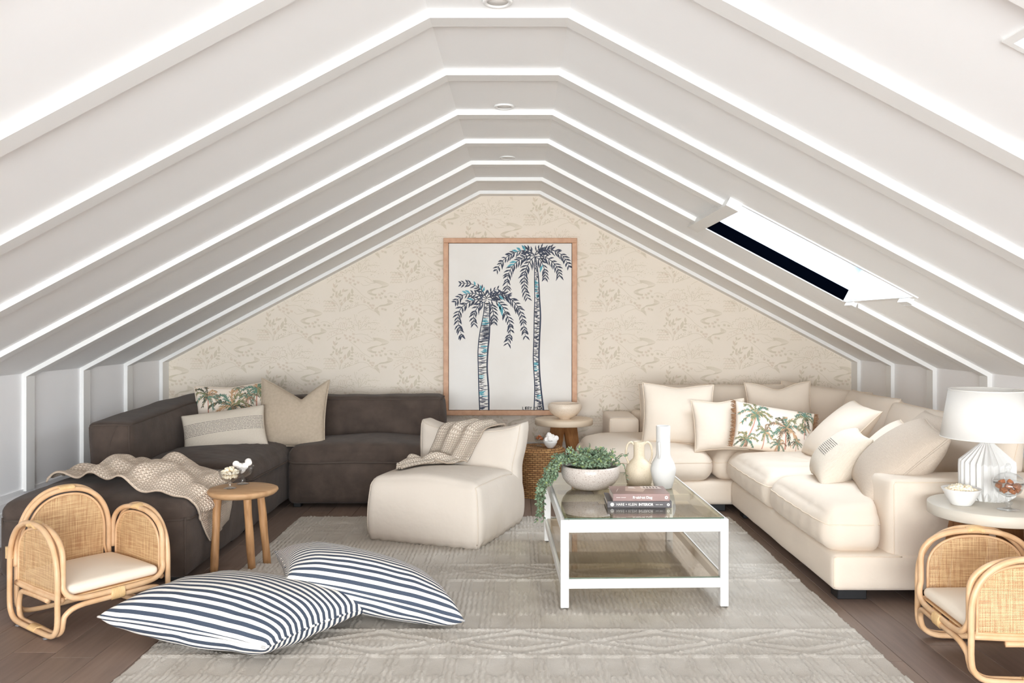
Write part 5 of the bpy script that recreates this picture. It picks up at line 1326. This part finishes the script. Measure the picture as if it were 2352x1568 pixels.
cushion('plain cream cushion half hidden behind the taupe linen cushions', .44, .46, .20, SCREAM, (2.04, 5.14, .475), math.radians(-98), .74, roll=.05, trim=CREAMP, seed=87, group='plain cream cushions')
cushion('taupe linen cushion tucked behind the front taupe one', .48, .52, .19, TAUPE, (2.16, 5.02, .485), math.radians(-94), .70, roll=.0, trim=TAUPE, trim_r=.005, seed=88, group='taupe linen cushions')
cushion('large taupe linen cushion leaning nearest the arm of the cream sofa', .54, .56, .30, TAUPE, (1.925, 4.79, .460), math.radians(-99), .80, roll=.10, trim=TAUPE, trim_r=.006, seed=89, group='taupe linen cushions')

# --- the two big striped floor cushions
def stripes(N, L, B, tc, m):
    uv = N.new('ShaderNodeSeparateXYZ'); L.new(tc.outputs['UV'], uv.inputs[0])
    f = math_node(N, L, 'FRACT', math_node(N, L, 'MULTIPLY', math_node(N, L, 'ADD', uv.outputs[1], 10.0), 1/.037)); s = math_node(N, L, 'LESS_THAN', f, .5)
    nz = N.new('ShaderNodeTexNoise'); nz.inputs['Scale'].default_value = 300; L.new(tc.outputs['Object'], nz.inputs['Vector'])
    L.new(mix_node(N, L, s, rgb(236, 231, 223), mix_node(N, L, nz.outputs['Fac'], rgb(44, 54, 70), rgb(72, 82, 98))), B.inputs['Base Color'])
    bp = N.new('ShaderNodeBump'); bp.inputs['Distance'].default_value = .0006; L.new(nz.outputs['Fac'], bp.inputs['Height']); L.new(bp.outputs[0], B.inputs['Normal'])
STRIPE = node_mat('navy_ticking', stripes, .85)
def floor_cushion(label, c, e1, e2, w, h, th, seed, flat=0, shear=0):
    e1 = Vector(e1).normalized(); e2 = Vector(e2); e2 = (e2 - e1*e2.dot(e1)).normalized(); Y = e2.cross(e1)
    M = Matrix(((e1.x, Y.x, e2.x, c[0]), (e1.y, Y.y, e2.y, c[1]), (e1.z, Y.z, e2.z, c[2]), (0, 0, 0, 1)))
    base = pillow_fn(w, h, th, pinch=.05, seed=seed, wr=.007, power=.40); Mi = M.inverted()
    def f(u, v, side):
        P = base(u, v, side); u = np.asarray(u, float); v = np.asarray(v, float); P[:, 0] += shear*P[:, 2]
        R = np.array([[M[i][j] for j in range(3)] for i in range(3)]); W = P @ R.T + np.array(c)
        drop = np.clip((np.abs(u)**4 + np.abs(v)**4) - .15, 0, 1.2)*.035*flat
        W[:, 2] -= drop; W[:, 2] = np.where(W[:, 2] < .03, .03 - (.03 - W[:, 2])*.22, W[:, 2]); W[:, 2] = np.maximum(W[:, 2], .0135)
        return (W - np.array(c)) @ R
    V, Fc, uv = pillow_mesh(f, 40)
    A = np.array(V); m = 41                        # stripe coordinate = distance run over the cloth
    G2 = A[:m*m].reshape(m, m, 3); d = np.linalg.norm(np.diff(G2, axis=1), axis=2); cum = np.concatenate([np.zeros((m, 1)), np.cumsum(d, 1)], 1); cum -= cum[:, 20:21]
    cum *= (np.ptp(cum[m//2])/np.maximum(np.ptp(cum, axis=1), 1e-4))[:, None]; front = cum.ravel(); uv = [(a, front[k] if k < m*m else None) for k, (a, b) in enumerate(uv)]
    inner_ids = [i*m+j for i in range(m) for j in range(m) if not (i in (0, m-1) or j in (0, m-1))]
    uv = uv[:m*m] + [(uv[i][0], front[i]) for i in inner_ids]
    edge = lambda u, v: front[int(round((np.sign(u)*(1-(1-abs(u))**(1/1.35))+1)/2*40))*m + int(round((np.sign(v)*(1-(1-abs(v))**(1/1.35))+1)/2*40))]
    r = thing('floor_cushion', label, 'cushion', c, 0, 'striped floor cushions'); r.matrix_world = M
    obj('cushion_cover', V, Fc, STRIPE, r, uv=uv)
    pts = rim(f, 40); q = []
    rg = np.random.default_rng(seed)
    V, Fc = tube([Vector(p) for p in pts], .0055, 6, True)
    uvs = []
    for i in range(len(pts)):
        k = i//40; t_ = (i % 40)/40; vv = [0, t_, 1, 1-t_][k]
        uvs += [(0, edge(*[(-1+2*t_, -1), (1, -1+2*t_), (1-2*t_, 1), (-1, 1-2*t_)][k]) if k % 2 else .037*(270+.75)-10)]*6
    obj('seam_piping', V, Fc, STRIPE, r, uv=uvs)
    return r, f
floor_cushion('large navy-and-white striped floor cushion lying in front, half on the rug', (-1.255, 3.835, .135), (.776, -.26, -.03), (.30, .41, 0), .86, .60, .28, 91, .35, .28)
floor_cushion('large navy-and-white striped floor cushion propped on top of the other', (-.765, 4.165, .165), (.79, -.046, -.17), (.02, .475, -.07), .84, .58, .28, 92, .5, -.42)
